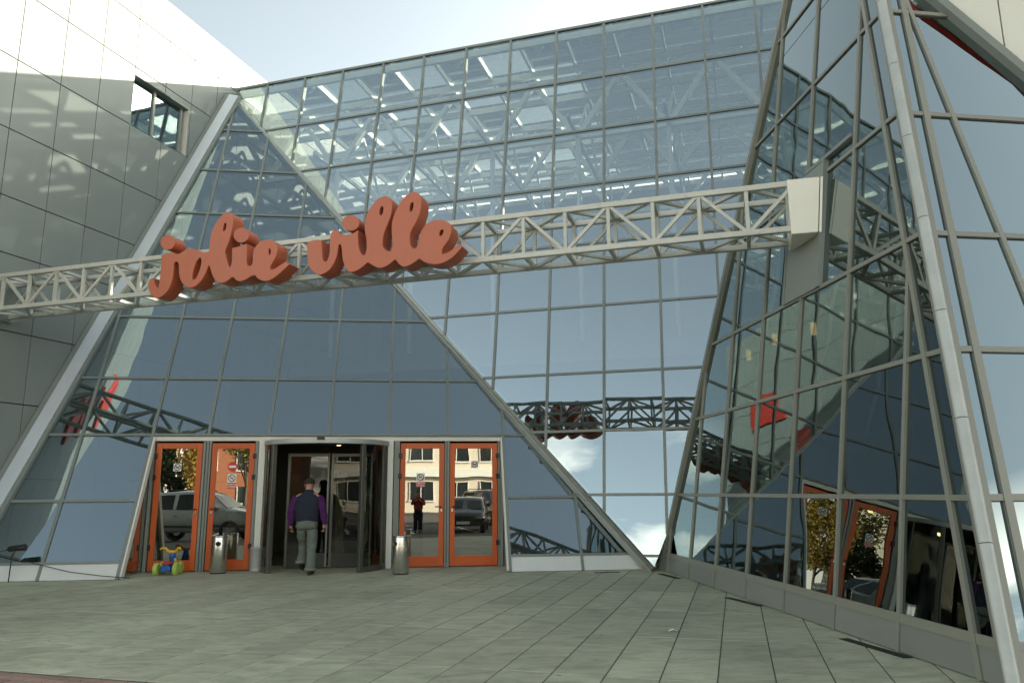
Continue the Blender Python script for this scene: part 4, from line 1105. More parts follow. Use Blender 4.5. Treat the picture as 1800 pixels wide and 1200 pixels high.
# ------------------------------------------------------------------ the man walking in
def skin_obj(joints, edges, root, sub=2):
    names = list(joints); me = bpy.data.meshes.new('skin')
    me.from_pydata([joints[n][:3] for n in names], [(names.index(a), names.index(b)) for a, b in edges], [])
    ob = bpy.data.objects.new('skin', me); COL.objects.link(ob)
    md = ob.modifiers.new('s', 'SKIN'); md.use_smooth_shade = True
    for i, n in enumerate(names):
        sv = me.skin_vertices[0].data[i]; r_ = joints[n][3]
        sv.radius = r_ if isinstance(r_, tuple) else (r_, r_); sv.use_root = (n == root)
    ob.modifiers.new('d', 'SUBSURF').levels = sub
    ev = ob.evaluated_get(bpy.context.evaluated_depsgraph_get())
    m2 = bpy.data.meshes.new_from_object(ev); bpy.data.objects.remove(ob)
    return [v.co.copy() for v in m2.vertices], [list(p.vertices) for p in m2.polygons]
def loft(rings):
    n = len(rings[0]); vs = [v for r_ in rings for v in r_]; fs = []
    for j in range(len(rings) - 1):
        for i in range(n): fs.append([j * n + i, j * n + (i + 1) % n, (j + 1) * n + (i + 1) % n, (j + 1) * n + i])
    fs += [list(range(n))[::-1], list(range((len(rings) - 1) * n, len(rings) * n))]
    return vs, fs
def ering(cx, cy, z, rx, ry, n=20, e=2.4):
    r_ = []
    for i in range(n):
        a = 2 * math.pi * i / n; c, s = math.cos(a), math.sin(a)
        r_.append(Vector((cx + rx * math.copysign(abs(c) ** (2 / e), c), cy + ry * math.copysign(abs(s) ** (2 / e), s), z)))
    return r_
def put(vs, fs, T, name, m, parent=None, smooth=True, crease=0., **k):
    if crease: vs = [Vector(v) + mnoise.noise_vector(Vector(v) * Vector((9, 9, 14)) if False else Vector((v[0] * 9, v[1] * 9, v[2] * 16))) * crease for v in vs]
    mb = MB(); mb.add([T @ Vector(v) for v in vs], fs)
    return mb.build(name, m, parent, smooth=smooth, **k)
def resub(vs, fs):
    me = bpy.data.meshes.new('t'); me.from_pydata([Vector(v) for v in vs], [], fs); ob = bpy.data.objects.new('t', me); COL.objects.link(ob)
    ob.modifiers.new('d', 'SUBSURF').levels = 2
    m2 = bpy.data.meshes.new_from_object(ob.evaluated_get(bpy.context.evaluated_depsgraph_get())); bpy.data.objects.remove(ob)
    return [v.co.copy() for v in m2.vertices], [list(p.vertices) for p in m2.polygons]
def tubes(T, chains, name, m, parent, n=12, crease=0.):
    mb = MB()
    for ch in chains: mb.path([Vector(c[:3]) for c in ch], [c[3] for c in ch], n)
    if crease: vs, fs = resub(mb.v, mb.f); return put(vs, fs, T, name, m, parent, True, crease)
    return put(mb.v, mb.f, T, name, m, parent)
skin_m = weather(mat('skin', rough=.55), (.36, .19, .125), amt=.06, scale=9)
def fabric(name, c, amt=.14): return weather(mat(name, rough=.85, spec=.2), c, amt=amt, scale=14, bump=.002, bscale=40)
def person(base, ang, P, pose):
    T = Matrix.Translation(base) @ Matrix.Rotation(ang, 4, 'Z') @ Matrix.Scale(P.get('scale', 1), 4) @ Matrix.Diagonal((P.get('wide', 1), P.get('wide', 1), 1, 1))
    J = {'pelvis': (0, 0, .95, .12), 'waist': (0, 0, 1.10, .115), 'chest': (0, .0, 1.30, .13), 'upper': (0, .0, 1.42, .10), 'neck': (0, .03, 1.52, .055),
         'skull0': (0, .065, 1.60, (.070, .078)), 'skull1': (0, .07, 1.67, (.075, .088)), 'skull2': (0, .062, 1.735, (.058, .066))}
    J['nose'] = (0, .155, 1.635, .014)
    E_ = [('pelvis', 'waist'), ('waist', 'chest'), ('chest', 'upper'), ('upper', 'neck'), ('neck', 'skull0'), ('skull0', 'skull1'), ('skull1', 'skull2')]
    for s, nm in ((-1, 'l'), (1, 'r')):
        sh, el, wr, hd = pose['arm_' + nm]; kn, an, toe = pose['leg_' + nm]
        J[nm + 'sh'] = (s * .17, 0, 1.43, .058); J[nm + 'el'] = (*el, .043); J[nm + 'wr'] = (*wr, .028); J[nm + 'hd'] = (*hd, .034)
        J[nm + 'hip'] = (s * .095, 0, .88, .088); J[nm + 'kn'] = (*kn, .056); J[nm + 'an'] = (*an, .038); J[nm + 'toe'] = (*toe, .03)
        E_ += [('upper', nm + 'sh'), (nm + 'sh', nm + 'el'), (nm + 'el', nm + 'wr'), (nm + 'wr', nm + 'hd'), ('pelvis', nm + 'hip'), (nm + 'hip', nm + 'kn'), (nm + 'kn', nm + 'an'), (nm + 'an', nm + 'toe')]
    del J['nose']
    vs, fs = skin_obj(J, E_, 'pelvis')
    mb = MB(); mb.add([T @ v for v in vs], fs)
    for s, nm in ((-1, 'l'), (1, 'r')):      # fingers, thumb, ears, nose
        hd = Vector(pose['arm_' + nm][3]); wr = Vector(pose['arm_' + nm][2]); t = (hd - wr).normalized()
        fw = Vector((0, 1, 0)); inn = Vector((-s, 0, 0))
        for k in range(4):
            r0 = hd + fw * (.026 - .017 * k) + t * .02; ln = (.038, .043, .040, .032)[k]
            mb.path([T @ r0, T @ (r0 + t * ln * .8), T @ (r0 + t * ln + inn * .022), T @ (r0 + t * ln * .55 + inn * .036)], [.0095, .009, .0085, .007], 7)
        r0 = wr + t * .035 + fw * .02
        mb.path([T @ r0, T @ (r0 + fw * .02 + t * .025 + inn * .012), T @ (r0 + fw * .016 + t * .052 + inn * .024)], [.012, .011, .008], 7)
        ev, ef = loft([[Vector((s * (.076 + .006 * j), .065 + .014 * math.cos(a), 1.645 + .030 * math.sin(a))) for a in [2 * math.pi * q / 8 for q in range(8)]] for j in (0, 1, 2)])
        mb.add([T @ v for v in ev], ef)
    mb.path([T @ Vector((0, .150, 1.675)), T @ Vector((0, .172, 1.645)), T @ Vector((0, .160, 1.632))], [.009, .015, .013], 7)
    body = mb.build('person', skin_m, None, smooth=True, label=P['label'], cat='person')
    eye = MB(); mou = MB()
    for s in (-1, 1): eye.lathe([(0, -.004), (.010, -.002), (.011, .002), (0, .006)], T @ Vector((s * .031, .146, 1.672)), 10, axis=(T.to_3x3() @ Vector((0, 1, 0))))
    eye.build('eyes', M['black'], body)
    mou.path([T @ Vector((-.024, .146, 1.598)), T @ Vector((0, .152, 1.600)), T @ Vector((.024, .146, 1.598))], .005, 6); mou.build('mouth', mat('lips', (.25, .08, .06), .5), body)
    # hair: a cap over crown and nape
    hv = []; hf = []; nu, nv = 20, 9
    for j in range(nv):
        ph = -.98 + (math.pi / 2 + .98) * j / (nv - 1)
        for i in range(nu):
            a = 2 * math.pi * i / nu; front = max(0, math.sin(a)); ph2 = max(ph, .62 * front + .1 * front)
            cc_ = math.cos(ph2 * .9) if ph2 > 0 else max(.86, math.cos(ph2 * .9)); hv.append(Vector((.090 * math.cos(a) * cc_, .058 + .106 * math.sin(a) * cc_, 1.672 + .112 * math.sin(ph2))))
    for j in range(nv - 1):
        for i in range(nu): hf.append([j * nu + i, j * nu + (i + 1) % nu, (j + 1) * nu + (i + 1) % nu, (j + 1) * nu + i])
    put(hv, hf, T, 'hair', P['hair'], body)
    # top
    v_, f_ = loft([ering(0, .0, .955, .185, .135), ering(0, 0, .99, .20, .145), ering(0, 0, 1.08, .20, .145), ering(0, 0, 1.22, .212, .148), ering(0, 0, 1.34, .222, .140), ering(0, -.005, 1.42, .205, .118), ering(0, .005, 1.465, .150, .095), ering(0, .02, 1.50, .085, .080), ering(0, .022, 1.57, .080, .078)])
    put(*resub(v_, f_), T, P['top_name'], P['top'], body, crease=.014)
    if P.get('trim'):
        for s in (-1, 1): tubes(T, [[(s * .215, -.02, 1.405, .006), (s * .165, -.075, 1.452, .006), (s * .10, -.062, 1.492, .006)]], 'piping', P['trim'], body, 6)
    for s, nm in ((-1, 'l'), (1, 'r')):
        sh, el, wr, hd = pose['arm_' + nm]
        mid = (Vector(el) + Vector(wr)) / 2
        tubes(T, [[(s * .155, 0, 1.42, .074), (s * .20, 0, 1.395, .080), *[((Vector((s * .20, 0, 1.395)) * (1 - q) + Vector(el) * q)[:] + (.074 - .010 * q,)) for q in (.4, .8)], (*el, .062), (*mid, .056), (*(Vector(wr) * .9 + mid * .1), .046), (*wr, .042)]], 'sleeve', P['sleeve'], body, 12, .014)
    # trousers and shoes
    mb = MB(); v_, f_ = loft([ering(0, 0, .80, .155, .125), ering(0, -.01, .88, .182, .148), ering(0, -.005, .97, .178, .138), ering(0, 0, 1.03, .168, .125)])
    mb.add([T @ v for v in v_], f_)
    for s, nm in ((-1, 'l'), (1, 'r')):
        kn, an, toe = [Vector(q) for q in pose['leg_' + nm]]; hp = Vector((s * .092, -.01, .87))
        pts = [hp, hp.lerp(kn, .35), hp.lerp(kn, .75), kn, kn.lerp(an, .35), kn.lerp(an, .8), an + Vector((0, 0, .005))]
        mb.path([T @ q for q in pts], [.102, .106, .100, .094, .090, .089, .090], 14)
        if P.get('cuff'):
            tubes(T, [[(*(an + Vector((0, 0, .05))), .094), (*(an + Vector((0, 0, .0))), .095)]], 'cuff', P['cuff'], body, 14)
        sv, sf = [], []
        d_ = (toe - an); d_.z = 0; d_.normalize(); pit = pose.get('pitch_' + nm, 0)
        sole = an + Vector((0, 0, -.075))
        Rm = Matrix.Rotation(0, 4, 'Z') @ Matrix.Rotation(pit, 4, 'X')
        def sp(x, y, z): return sole + (Rm @ Vector((x, y, z)))
        rings = []
        for y, w, h_ in ((-.085, .026, .055), (-.07, .036, .085), (-.02, .040, .10), (.05, .043, .085), (.11, .048, .062), (.165, .044, .050), (.20, .026, .038)):
            rings.append([sp(w * math.cos(a), y, max(0, h_ / 2 + h_ / 2 * math.sin(a) * 1.0)) for a in [2 * math.pi * q / 12 for q in range(12)]])
        sv, sf = loft(rings); put(sv, sf, T, 'shoe', P['shoe'], body)
    Ti = T.inverted(); tv, tf = resub([Ti @ Vector(v) for v in mb.v], mb.f); put(tv, tf, T, 'trousers', P['trousers'], body, True, .016)
    return body
man_p = GROUND.at(536, 1009)
person(Vector((man_p.x, man_p.y, 0)), R(6.7) - R(4), dict(label='man in navy vest with purple sleeves walking into the revolving door', scale=1.0, wide=1.15,
    hair=fabric('hair_dark', (.035, .030, .024)), top=fabric('navy_vest', (.022, .027, .045)), top_name='vest', sleeve=fabric('purple_sleeve', (.060, .016, .080)),
    trousers=fabric('green_jeans', (.130, .155, .135), .22), cuff=fabric('jeans_cuff', (.17, .19, .165)), shoe=fabric('brown_shoe', (.045, .035, .026)), trim=mat('pink_piping', (.55, .36, .34), .6)),
    dict(arm_l=(None, (-.262, -.03, 1.13), (-.275, .03, .89), (-.272, .045, .83)), arm_r=(None, (.272, -.07, 1.15), (.295, -.06, .91), (.290, -.05, .84)),
         leg_l=((-.080, .20, .52), (-.105, .16, .19), (-.105, .30, .12)), leg_r=((.095, -.02, .49), (.105, -.12, .085), (.115, .04, .05)), pitch_l=R(-24)))

# ------------------------------------------------------------------ bins, bucket, toy, flood lamp, small things
def bin_(px, py, label, turn):
    p = GROUND.at(px, py); c = Vector((p.x, p.y, 0)); r_ = .152
    t = thing('litter_bin', c, label, 'litter bin', 'steel ashtray bins by the doors')
    MB().lathe([(r_ - .004, .02), (r_, .025), (r_, .665), (r_ - .004, .675)], c, 40).build('body', M['ss'], t, smooth=True)
    MB().lathe([(0, .0), (r_ - .012, .0), (r_ - .008, .02), (0, .02)], c, 32).build('base', M['black'], t)
    MB().lathe([(r_ - .004, .675), (r_ + .003, .68), (r_ + .003, .70), (r_ - .012, .70), (r_ - .03, .672), (0, .668)], c, 40).build('ashtray', M['ss'], t, smooth=True)
    n = 24; vs = []; rim = []
    for k in range(n):
        a = 2 * math.pi * k / n; th = turn + .42 * math.cos(a) * .75; z = .555 + .042 * math.sin(a)
        vs.append(c + Vector(((r_ + .002) * math.sin(th), -(r_ + .002) * math.cos(th), z)))
        rim.append(c + Vector(((r_ + .003) * math.sin(th), -(r_ + .003) * math.cos(th), z)))
    mb = MB(); cc = c + Vector(((r_ + .002) * math.sin(turn), -(r_ + .002) * math.cos(turn), .555))
    mid = [(v + cc) / 2 for v in vs]; mid = [Vector((*( (m_ - c).xy.normalized() * (r_ + .002) + c.xy), m_.z)) for m_ in mid]
    mb.add([cc] + mid + vs, [[0, 1 + k, 1 + (k + 1) % n] for k in range(n)] + [[1 + k, 1 + n + k, 1 + n + (k + 1) % n, 1 + (k + 1) % n] for k in range(n)])
    mb.build('hole_patch', mat('bin_hole_shade', (.008, .008, .007), .9), t)  # dark oval patch on the steel, painted shade in place of a hole
    MB().path(rim + [rim[0]], .005, 6).build('opening_rim', M['ss'], t, smooth=True)
bin_(383, 1007, 'stainless ashtray bin standing before the left orange doors', R(10))
bin_(704, 1008.5, 'stainless ashtray bin right of the revolving door', R(-38))
p = GROUND.at(450.5, 1004); c = Vector((p.x, p.y, 0))
t = thing('bucket', c, 'galvanised metal bucket standing left of the revolving door', 'bucket')
MB().lathe([(0, .004), (.115, .004), (.122, .02), (.134, .44), (.140, .445), (.140, .455), (.130, .455), (.126, .43), (.112, .03), (0, .025)], c, 32).build('body', M['galv'], t, smooth=True)
MB().lathe([(.1215, .035), (.126, .04), (.1265, .052), (.1225, .058)], c, 32).build('hoop', M['galv'], t, smooth=True)
MB().path([c + Vector((.138 * math.cos(a), -.02 - .02 * math.sin(a), .44 + .045 * math.sin(a))) for a in [math.pi * q / 12 for q in range(13)]], .005, 6).build('handle', M['galv'], t, smooth=True)

def toy():
    p = GROUND.at(295, 1009.5); c = Vector((p.x, p.y, 0)); T = Matrix.Translation(c) @ Matrix.Rotation(R(4), 4, 'Z') @ Matrix.Scale(.80, 4)
    t = thing('ride_on_toy', c, 'blue ride-on toy with lime wheels, red seat and yellow handlebar', 'toy')
    lime = weather(mat('lime_plastic', rough=.4), (.40, .55, .12), amt=.08, scale=10); blue = weather(mat('blue_plastic', rough=.32), (.012, .085, .32), amt=.06, scale=8)
    yel = mat('yellow_plastic', (.62, .36, .02), .35); redp = mat('red_plastic', (.42, .030, .018), .35)
    V = lambda *a: T @ Vector(a)
    for (x, y) in ((-.225, -.14), (.225, -.14), (-.20, .20), (.20, .20)):
        w = MB(); n = 20; r_ = .135
        w.lathe([(.8 * a_, .8 * b_) for a_, b_ in [(.05, -.048), (r_ - .02, -.05), (r_ - .004, -.035), (r_ - .004, .035), (r_ - .02, .05), (.05, .048), (0, .045)]], V(x, y, .14), n, axis=(T.to_3x3() @ Vector((1, 0, 0))))
        for k in range(n):       # chunky tread blocks
            a = 2 * math.pi * k / n
            for s in (-1, 1):
                q = V(x + s * .022, y + (r_ - .002) * math.cos(a + s * .07), .14 + (r_ - .002) * math.sin(a + s * .07))
                w.box(q, T.to_3x3() @ Vector((.020, 0, 0)), T.to_3x3() @ Vector((0, -.013 * math.sin(a), .013 * math.cos(a))), T.to_3x3() @ Vector((0, .008 * math.cos(a), .008 * math.sin(a))))
        w.build('wheel', lime, t)
    v_, f_ = loft([[V(x * s_, y, z) for x, z in ((-.12, .08), (.12, .08), (.135, .14), (.11, .215), (-.11, .215), (-.135, .14))] for y, s_ in ((-.22, .75), (-.17, 1.0), (0, .82), (.12, .62), (.24, .55))])
    MB().add(v_, f_).build('body', blue, t, bevel=.012)
    v_, f_ = loft([[V(x * s_, y + 0, z + dz) for x, z in ((-.115, .235), (.115, .235), (.12, .27), (.085, .295), (-.085, .295), (-.12, .27))] for y, s_, dz in ((-.16, .8, .02), (-.12, 1.0, .0), (.0, .9, -.005), (.06, .6, .0))])
    MB().add(v_, f_).build('seat', redp, t, bevel=.008)
    MB().path([V(0, -.09, .20), V(0, -.09, .26)], .05, 10).build('seat_post', blue, t, smooth=True)
    MB().path([V(.02, .16, .16), V(.035, .13, .30), V(.045, .10, .42), V(.045, .08, .50)], [.07, .065, .06, .055], 10).build('steering_column', blue, t, smooth=True)
    MB().path([V(.105, .12, .17), V(.115, .11, .30), V(.10, .09, .37)], [.028, .03, .026], 8).build('fork', yel, t, smooth=True)
    MB().path([V(-.225, .0, .575), V(-.17, .015, .612), V(-.11, .04, .60), V(-.055, .07, .53), V(.045, .08, .505), V(.135, .07, .53), V(.18, .04, .60), V(.225, .015, .612), V(.255, .0, .565)], [.021, .022, .025, .030, .036, .030, .025, .022, .021], 10).build('handlebar', yel, t, smooth=True)
toy()
# flood lamp and its cable at the left foot of the sloping glass
fb = LA(0, 0); pf = PA.at(40, 975) - PA.n * -.30; pf = Vector((pf.x, pf.y, pf.z))
t = thing('flood_lamp', Vector((pf.x, pf.y, 0)), 'small black flood lamp with a cable at the left foot of the glass', 'lamp')
MB().path([pf + hA * -.13 + UP * -.02, pf + hA * -.10, pf + hA * .10 + UP * .02, pf + hA * .15 + UP * .025, pf + hA * .165 + UP * .027], [.03, .052, .055, .062, .058], 14).build('housing', M['black'], t, smooth=True)
MB().path([pf + UP * -.03, pf + UP * -.12 + hA * -.05, Vector((pf.x, pf.y, .0)) + hA * -.06], .010, 6).build('bracket', M['black'], t, smooth=True)
def base_pt(u, z, off=.05): return PA.Z(u, z, off)
u_f = PA.uv(pf)[0]
MB().path([pf + hA * -.12 + UP * -.01, base_pt(u_f - .5, .46), base_pt(u_f - .1, .37, .09), base_pt(u_f + .35, .26), base_pt(u_f + .9, .13), base_pt(u_f + 1.5, .05), base_pt(u_f + 1.95, .012)], .007, 6).build('cable', M['black'], t, smooth=True)

# drain grates set in the paving
grate_m = weather(mat('cast_grate', rough=.6, metal=.3), (.05, .048, .040), amt=.2, scale=12)
for a, b, lb in (((1155, 1008), (1190, 1017), 'short drain grate at the inner corner beside the glass pyramid'), ((1272, 1050), (1332, 1065), 'middle drain grate along the foot of the glass pyramid'), ((1474, 1122), (1588, 1156), 'long drain grate nearest the viewer along the glass pyramid'), ((1046, 1006.5), (1090, 1005.5), 'drain grate under the foot of the sloping glass, right of the doors')):
    A_, B_ = GROUND.at(*a), GROUND.at(*b); t_ = (B_ - A_).normalized(); s_ = Vector((-t_.y, t_.x, 0)); L_ = (B_ - A_).length
    g = thing('drain_grate', (A_ + B_) / 2, lb, 'grate', 'drain grates in the paving')
    MB().prism([A_ + UP * .003, B_ + UP * .003, B_ + s_ * .10 + UP * .003, A_ + s_ * .10 + UP * .003], (0, 0, -.02)).build('tray', M['dark_gap'], g)
    for k in range(max(3, int(L_ / .035))):
        q = A_ + t_ * (L_ * (k + .5) / max(3, int(L_ / .035)))
        MB().prism([q + UP * .007, q + t_ * .015 + UP * .007, q + t_ * .015 + s_ * .10 + UP * .007, q + s_ * .10 + UP * .007], (0, 0, -.003)).build('bar', grate_m, g)
p = GROUND.at(1183, 1109)
MB().add([p + Vector((-.05, -.02, .006)), p + Vector((.0, -.022, .022)), p + Vector((.05, -.015, .005)), p + Vector((.05, .02, .008)), p + Vector((0, .02, .026)), p + Vector((-.05, .02, .006)), p + Vector((.0, .0, .024))], [[0, 1, 6, 5], [1, 2, 3, 6], [6, 3, 4], [5, 6, 4]]).build('paper_scrap', mat('paper', (.8, .8, .78), .7), None, label='crumpled white scrap of paper lying on the paving', cat='litter')
# lit lamps inside the pyramid
for k, (px, py, lb) in enumerate(((1430, 578, 'right'), (1362, 596, 'middle'), (1316, 624, 'left'))):
    q = PC.at(px, py); q = CAM + (q - CAM) * 1.16
    t = thing('wall_lamp', q, lb + ' of the three warm lamps glowing inside the pyramid', 'lamp', 'lamps inside the pyramid')
    MB().lathe([(0, -.09), (.04, -.09), (.045, .09), (0, .09)], q, 12).build('shade', emit('lamp_shade', (1., .62, .2), 1.0) if k == 0 else bpy.data.materials['lamp_shade'], t)
    MB().tube(q + UP * .09, q + UP * .7, .008, n=6).build('rod', M['black'], t)

# ------------------------------------------------------------------ what stands behind the viewer and shows only in the glass
tyre = mat('tyre_rubber', (.018, .018, .018), .75); rim_m = mat('alloy_rim', (.55, .56, .56), .3, .9); carglass = mat('car_glass', (.02, .025, .027), .06, 0, .8)
lamp_c = mat('headlamp_lens', (.55, .57, .58), .12, 0, .8); tail = mat('tail_lamp', (.30, .01, .01), .25); trimm = mat('car_trim', (.03, .03, .03), .6)
def car(c, ang, paint, kind, label):
    T = Matrix.Translation(c) @ Matrix.Rotation(ang, 4, 'Z')
    t = thing('parked_car', c, label, 'car', 'cars parked in front of the building')
    if kind == 'suv':
        L_, hw, wb, wr = 4.6, .92, 2.70, .37
        st = [(-2.28, .50, .88, .95, .84), (-2.22, .40, .98, 1.10, .88), (-2.12, .36, 1.05, 1.58, .90), (-1.95, .34, 1.06, 1.70, .92), (-.6, .34, 1.06, 1.74, .92), (.35, .34, 1.05, 1.71, .92), (.62, .34, 1.04, 1.60, .92), (1.20, .34, 1.03, 1.10, .92), (1.75, .36, 1.00, 1.03, .91), (2.15, .40, .93, .96, .88), (2.30, .48, .80, .83, .80)]
        win = [(2, 3), (3, 4), (4, 5)]
    else:
        L_, hw, wb, wr = 4.1, .86, 2.55, .31
        st = [(-2.05, .45, .72, .76, .78), (-2.0, .32, .86, .95, .82), (-1.9, .28, .92, 1.12, .84), (-1.45, .26, .93, 1.36, .86), (-.5, .25, .92, 1.45, .86), (.15, .25, .91, 1.42, .86), (.45, .25, .90, 1.32, .86), (1.10, .26, .88, .93, .86), (1.6, .28, .80, .84, .84), (1.92, .34, .70, .73, .80), (2.05, .42, .58, .60, .70)]
        win = [(2, 3), (3, 4), (4, 5)]
    def sec(x, zb, zl, zr_, w):
        g = max(0, min(1, (zr_ - zl) / .5)); wr_ = w * (.98 - .20 * g); crown = .03
        return [(x, -w * .93, zb), (x, -w, zb + .12), (x, -w * 1.0, zl - .16), (x, -w * .965, zl), (x, -wr_, zr_ - .03), (x, -wr_ * .86, zr_), (x, 0, zr_ + crown), (x, wr_ * .86, zr_), (x, wr_, zr_ - .03), (x, w * .965, zl), (x, w, zl - .16), (x, w, zb + .12), (x, w * .93, zb)]
    secs = [sec(*q) for q in st]
    vs, fs = loft([[Vector(v) for v in s_] for s_ in secs])
    put(vs, fs, T, 'body', paint, t, True)
    def wp(i, k, f): return Vector(secs[i][k]).lerp(Vector(secs[i][k + 1 if k < 6 else k - 1]), f)
    for s in (-1, 1):
        kb, kt = (3, 4) if s < 0 else (9, 8)
        for (i, j) in win:
            a0, a1 = Vector(secs[i][kb]), Vector(secs[i][kt]); b0, b1 = Vector(secs[j][kb]), Vector(secs[j][kt])
            o_ = Vector((0, s * .012, .004)); q = []
            for (x, y) in ((.06, .08), (.94, .08), (.94, .90), (.06, .90)):
                q.append(a0.lerp(b0, x).lerp(a1.lerp(b1, x), y) + o_)
            put([v for v in q] + [v - Vector((0, s * .02, 0)) for v in q], [[0, 1, 2, 3], [7, 6, 5, 4], [0, 4, 5, 1], [1, 5, 6, 2], [2, 6, 7, 3], [3, 7, 4, 0]], T, 'side_window', carglass, t, False)
        put(*loft([[Vector((x, s * (hw + .005 + .02 * q), z)) for x, z in ((-1.9, .50), (1.9, .50), (1.9, .58), (-1.9, .58))] for q in (0, 1)]), T, 'side_trim', trimm, t, False)
        mi = [Vector((.75, s * (hw + dx), z)) for dx, z in ((.02, 1.06), (.17, 1.06), (.17, 1.20), (.04, 1.20))]
        put(*loft([mi, [v + Vector((.10, 0, 0)) for v in mi]]), T, 'wing_mirror', trimm, t, False)
        for x in (-.55, .42): put(*loft([[Vector((x + a, s * (hw + .006 + .02 * q), .90 + b)) for a, b in ((-.08, -.012), (.08, -.012), (.08, .012), (-.08, .012))] for q in (0, 1)]), T, 'door_handle', trimm, t, False)
        xe = st[-2][0]; ze = st[-2][2]
        put(*loft([[Vector((xe + .01 + dx, s * hw * (.50 + .34 * a), ze - .16 + b)) for a, b in ((0, 0), (1, .01), (1, .13), (.1, .12))] for dx in (0, .09)]), T, 'headlamp', lamp_c, t, False)
        put(*loft([[Vector((st[0][0] - .01 + dx, s * hw * (.62 + .24 * a), .80 + b)) for a, b in ((0, 0), (1, 0), (1, .22), (0, .22))] for dx in (0, .09)]), T, 'tail_lamp', tail, t, False)
        for x in (-wb / 2, wb / 2):
            wc = T @ Vector((x, s * (hw - .09), wr)); ax = T.to_3x3() @ Vector((0, s, 0))
            wl_ = part_empty('wheel', wc, t)
            MB().lathe([(wr * .62, -.10), (wr * .95, -.10), (wr, -.06), (wr, .07), (wr * .95, .105), (wr * .66, .11), (wr * .62, .08)], wc, 26, axis=ax).build('tyre', tyre, wl_, smooth=True)
            mb = MB(); mb.lathe([(wr * .64, .07), (wr * .60, .09), (wr * .56, .06)], wc, 26, axis=ax)
            x_ = ax.orthogonal().normalized(); y_ = ax.cross(x_)
            for k in range(5):
                a = 2 * math.pi * k / 5; d_ = x_ * math.cos(a) + y_ * math.sin(a)
                mb.bar(wc + ax * .085, wc + ax * .08 + d_ * (wr * .60), .07, .03, ax)
            mb.lathe([(0, .105), (.06, .10), (.07, .08)], wc, 12, axis=ax); mb.build('rim', rim_m, wl_)
    i0 = 6; a, b = secs[i0], secs[i0 + 1]     # windscreen and rear window
    for (A_, B_, nm, dx) in ((secs[6], secs[7], 'windscreen', .012), (secs[2], secs[1], 'rear_window', -.012)):
        top_, bot = [Vector(A_[k]) for k in (5, 7)], [Vector(B_[k]) for k in (5, 7)]
        q = [bot[0].lerp(top_[0], .08), bot[1].lerp(top_[1], .08), bot[1].lerp(top_[1], .94), bot[0].lerp(top_[0], .94)]
        q = [v + Vector((dx, 0, .018)) for v in q]
        put(q + [v - Vector((dx * 2, 0, .02)) for v in q], [[0, 1, 2, 3], [7, 6, 5, 4], [0, 4, 5, 1], [1, 5, 6, 2], [2, 6, 7, 3], [3, 7, 4, 0]], T, nm, carglass, t, False)
    xf = st[-1][0]
    put(*loft([[Vector((xf - .02 + dx, y, z)) for y, z in ((-.45, .52), (.45, .52), (.45, .68), (-.45, .68))] for dx in (0, .04)]), T, 'grille', trimm, t, False)
    put(*loft([[Vector((xf - .06 + dx, y, z)) for y, z in ((-.78, .32), (.78, .32), (.80, .50), (-.80, .50))] for dx in (0, .10)]), T, 'bumper', trimm if kind == 'suv' else paint, t, False)
    put(*loft([[Vector((xf + .04 + dx, y, z)) for y, z in ((-.26, .38), (.26, .38), (.26, .49), (-.26, .49))] for dx in (0, .015)]), T, 'number_plate', st_white, t, False)
    if kind == 'suv':
        for s in (-1, 1): tubes(T, [[(-1.7, s * .62, 1.73, .018), (-1.6, s * .62, 1.80, .018), (.1, s * .62, 1.79, .018), (.2, s * .62, 1.73, .018)]], 'roof_rail', trimm, t, 8)
def paint_m(name, c): 
    m = mat(name, c, .22, .35, .6); b = m.node_tree.nodes['Principled BSDF']; b.inputs['Coat Weight'].default_value = .8; b.inputs['Coat Roughness'].default_value = .05
    return m
LZ = -.14
car(Vector((-8.05, 2.6, LZ)), R(16), paint_m('silver_green_paint', (.48, .53, .51)), 'suv', 'silver green off-road car mirrored in the left orange doors')
car(Vector((2.0, -.7, LZ)), R(104), paint_m('black_paint', (.016, .018, .022)), 'hatch', 'dark hatchback facing the building, mirrored in the rightmost door')
car(Vector((4.4, -6.5, LZ)), R(75), paint_m('charcoal_paint', (.030, .031, .034)), 'suv', 'charcoal off-road car behind the hatchback, mirrored in the right doors')
car(Vector((-4.2, -2.2, LZ)), R(80), paint_m('dark_blue_paint', (.020, .028, .045)), 'hatch', 'dark blue car mirrored at the left edge of the right doors')
car(Vector((-14.0, -4.5, LZ)), R(70), paint_m('black_green_paint', (.014, .017, .015)), 'suv', 'black off-road car mirrored at the edge of the second orange door')
# the photographer, seen mirrored in the right doors
person(Vector((-.10, -.32, LZ)), R(7), dict(label='person in a red top holding a camera, mirrored in the right doors', scale=.96,
    hair=fabric('hair_brown', (.05, .035, .02)), top=fabric('red_top', (.24, .035, .03)), top_name='jacket', sleeve=fabric('red_sleeve', (.23, .033, .028)), trousers=fabric('dark_trousers', (.02, .02, .024)), shoe=fabric('dark_shoe', (.02, .02, .02))),
    dict(arm_l=(None, (-.27, .10, 1.18), (-.10, .20, 1.34), (-.08, .22, 1.38)), arm_r=(None, (.27, .10, 1.18), (.10, .20, 1.34), (.08, .22, 1.38)),
         leg_l=((-.10, .03, .48), (-.11, .0, .085), (-.12, .14, .05)), leg_r=((.10, .03, .48), (.11, .0, .085), (.12, .14, .05))))

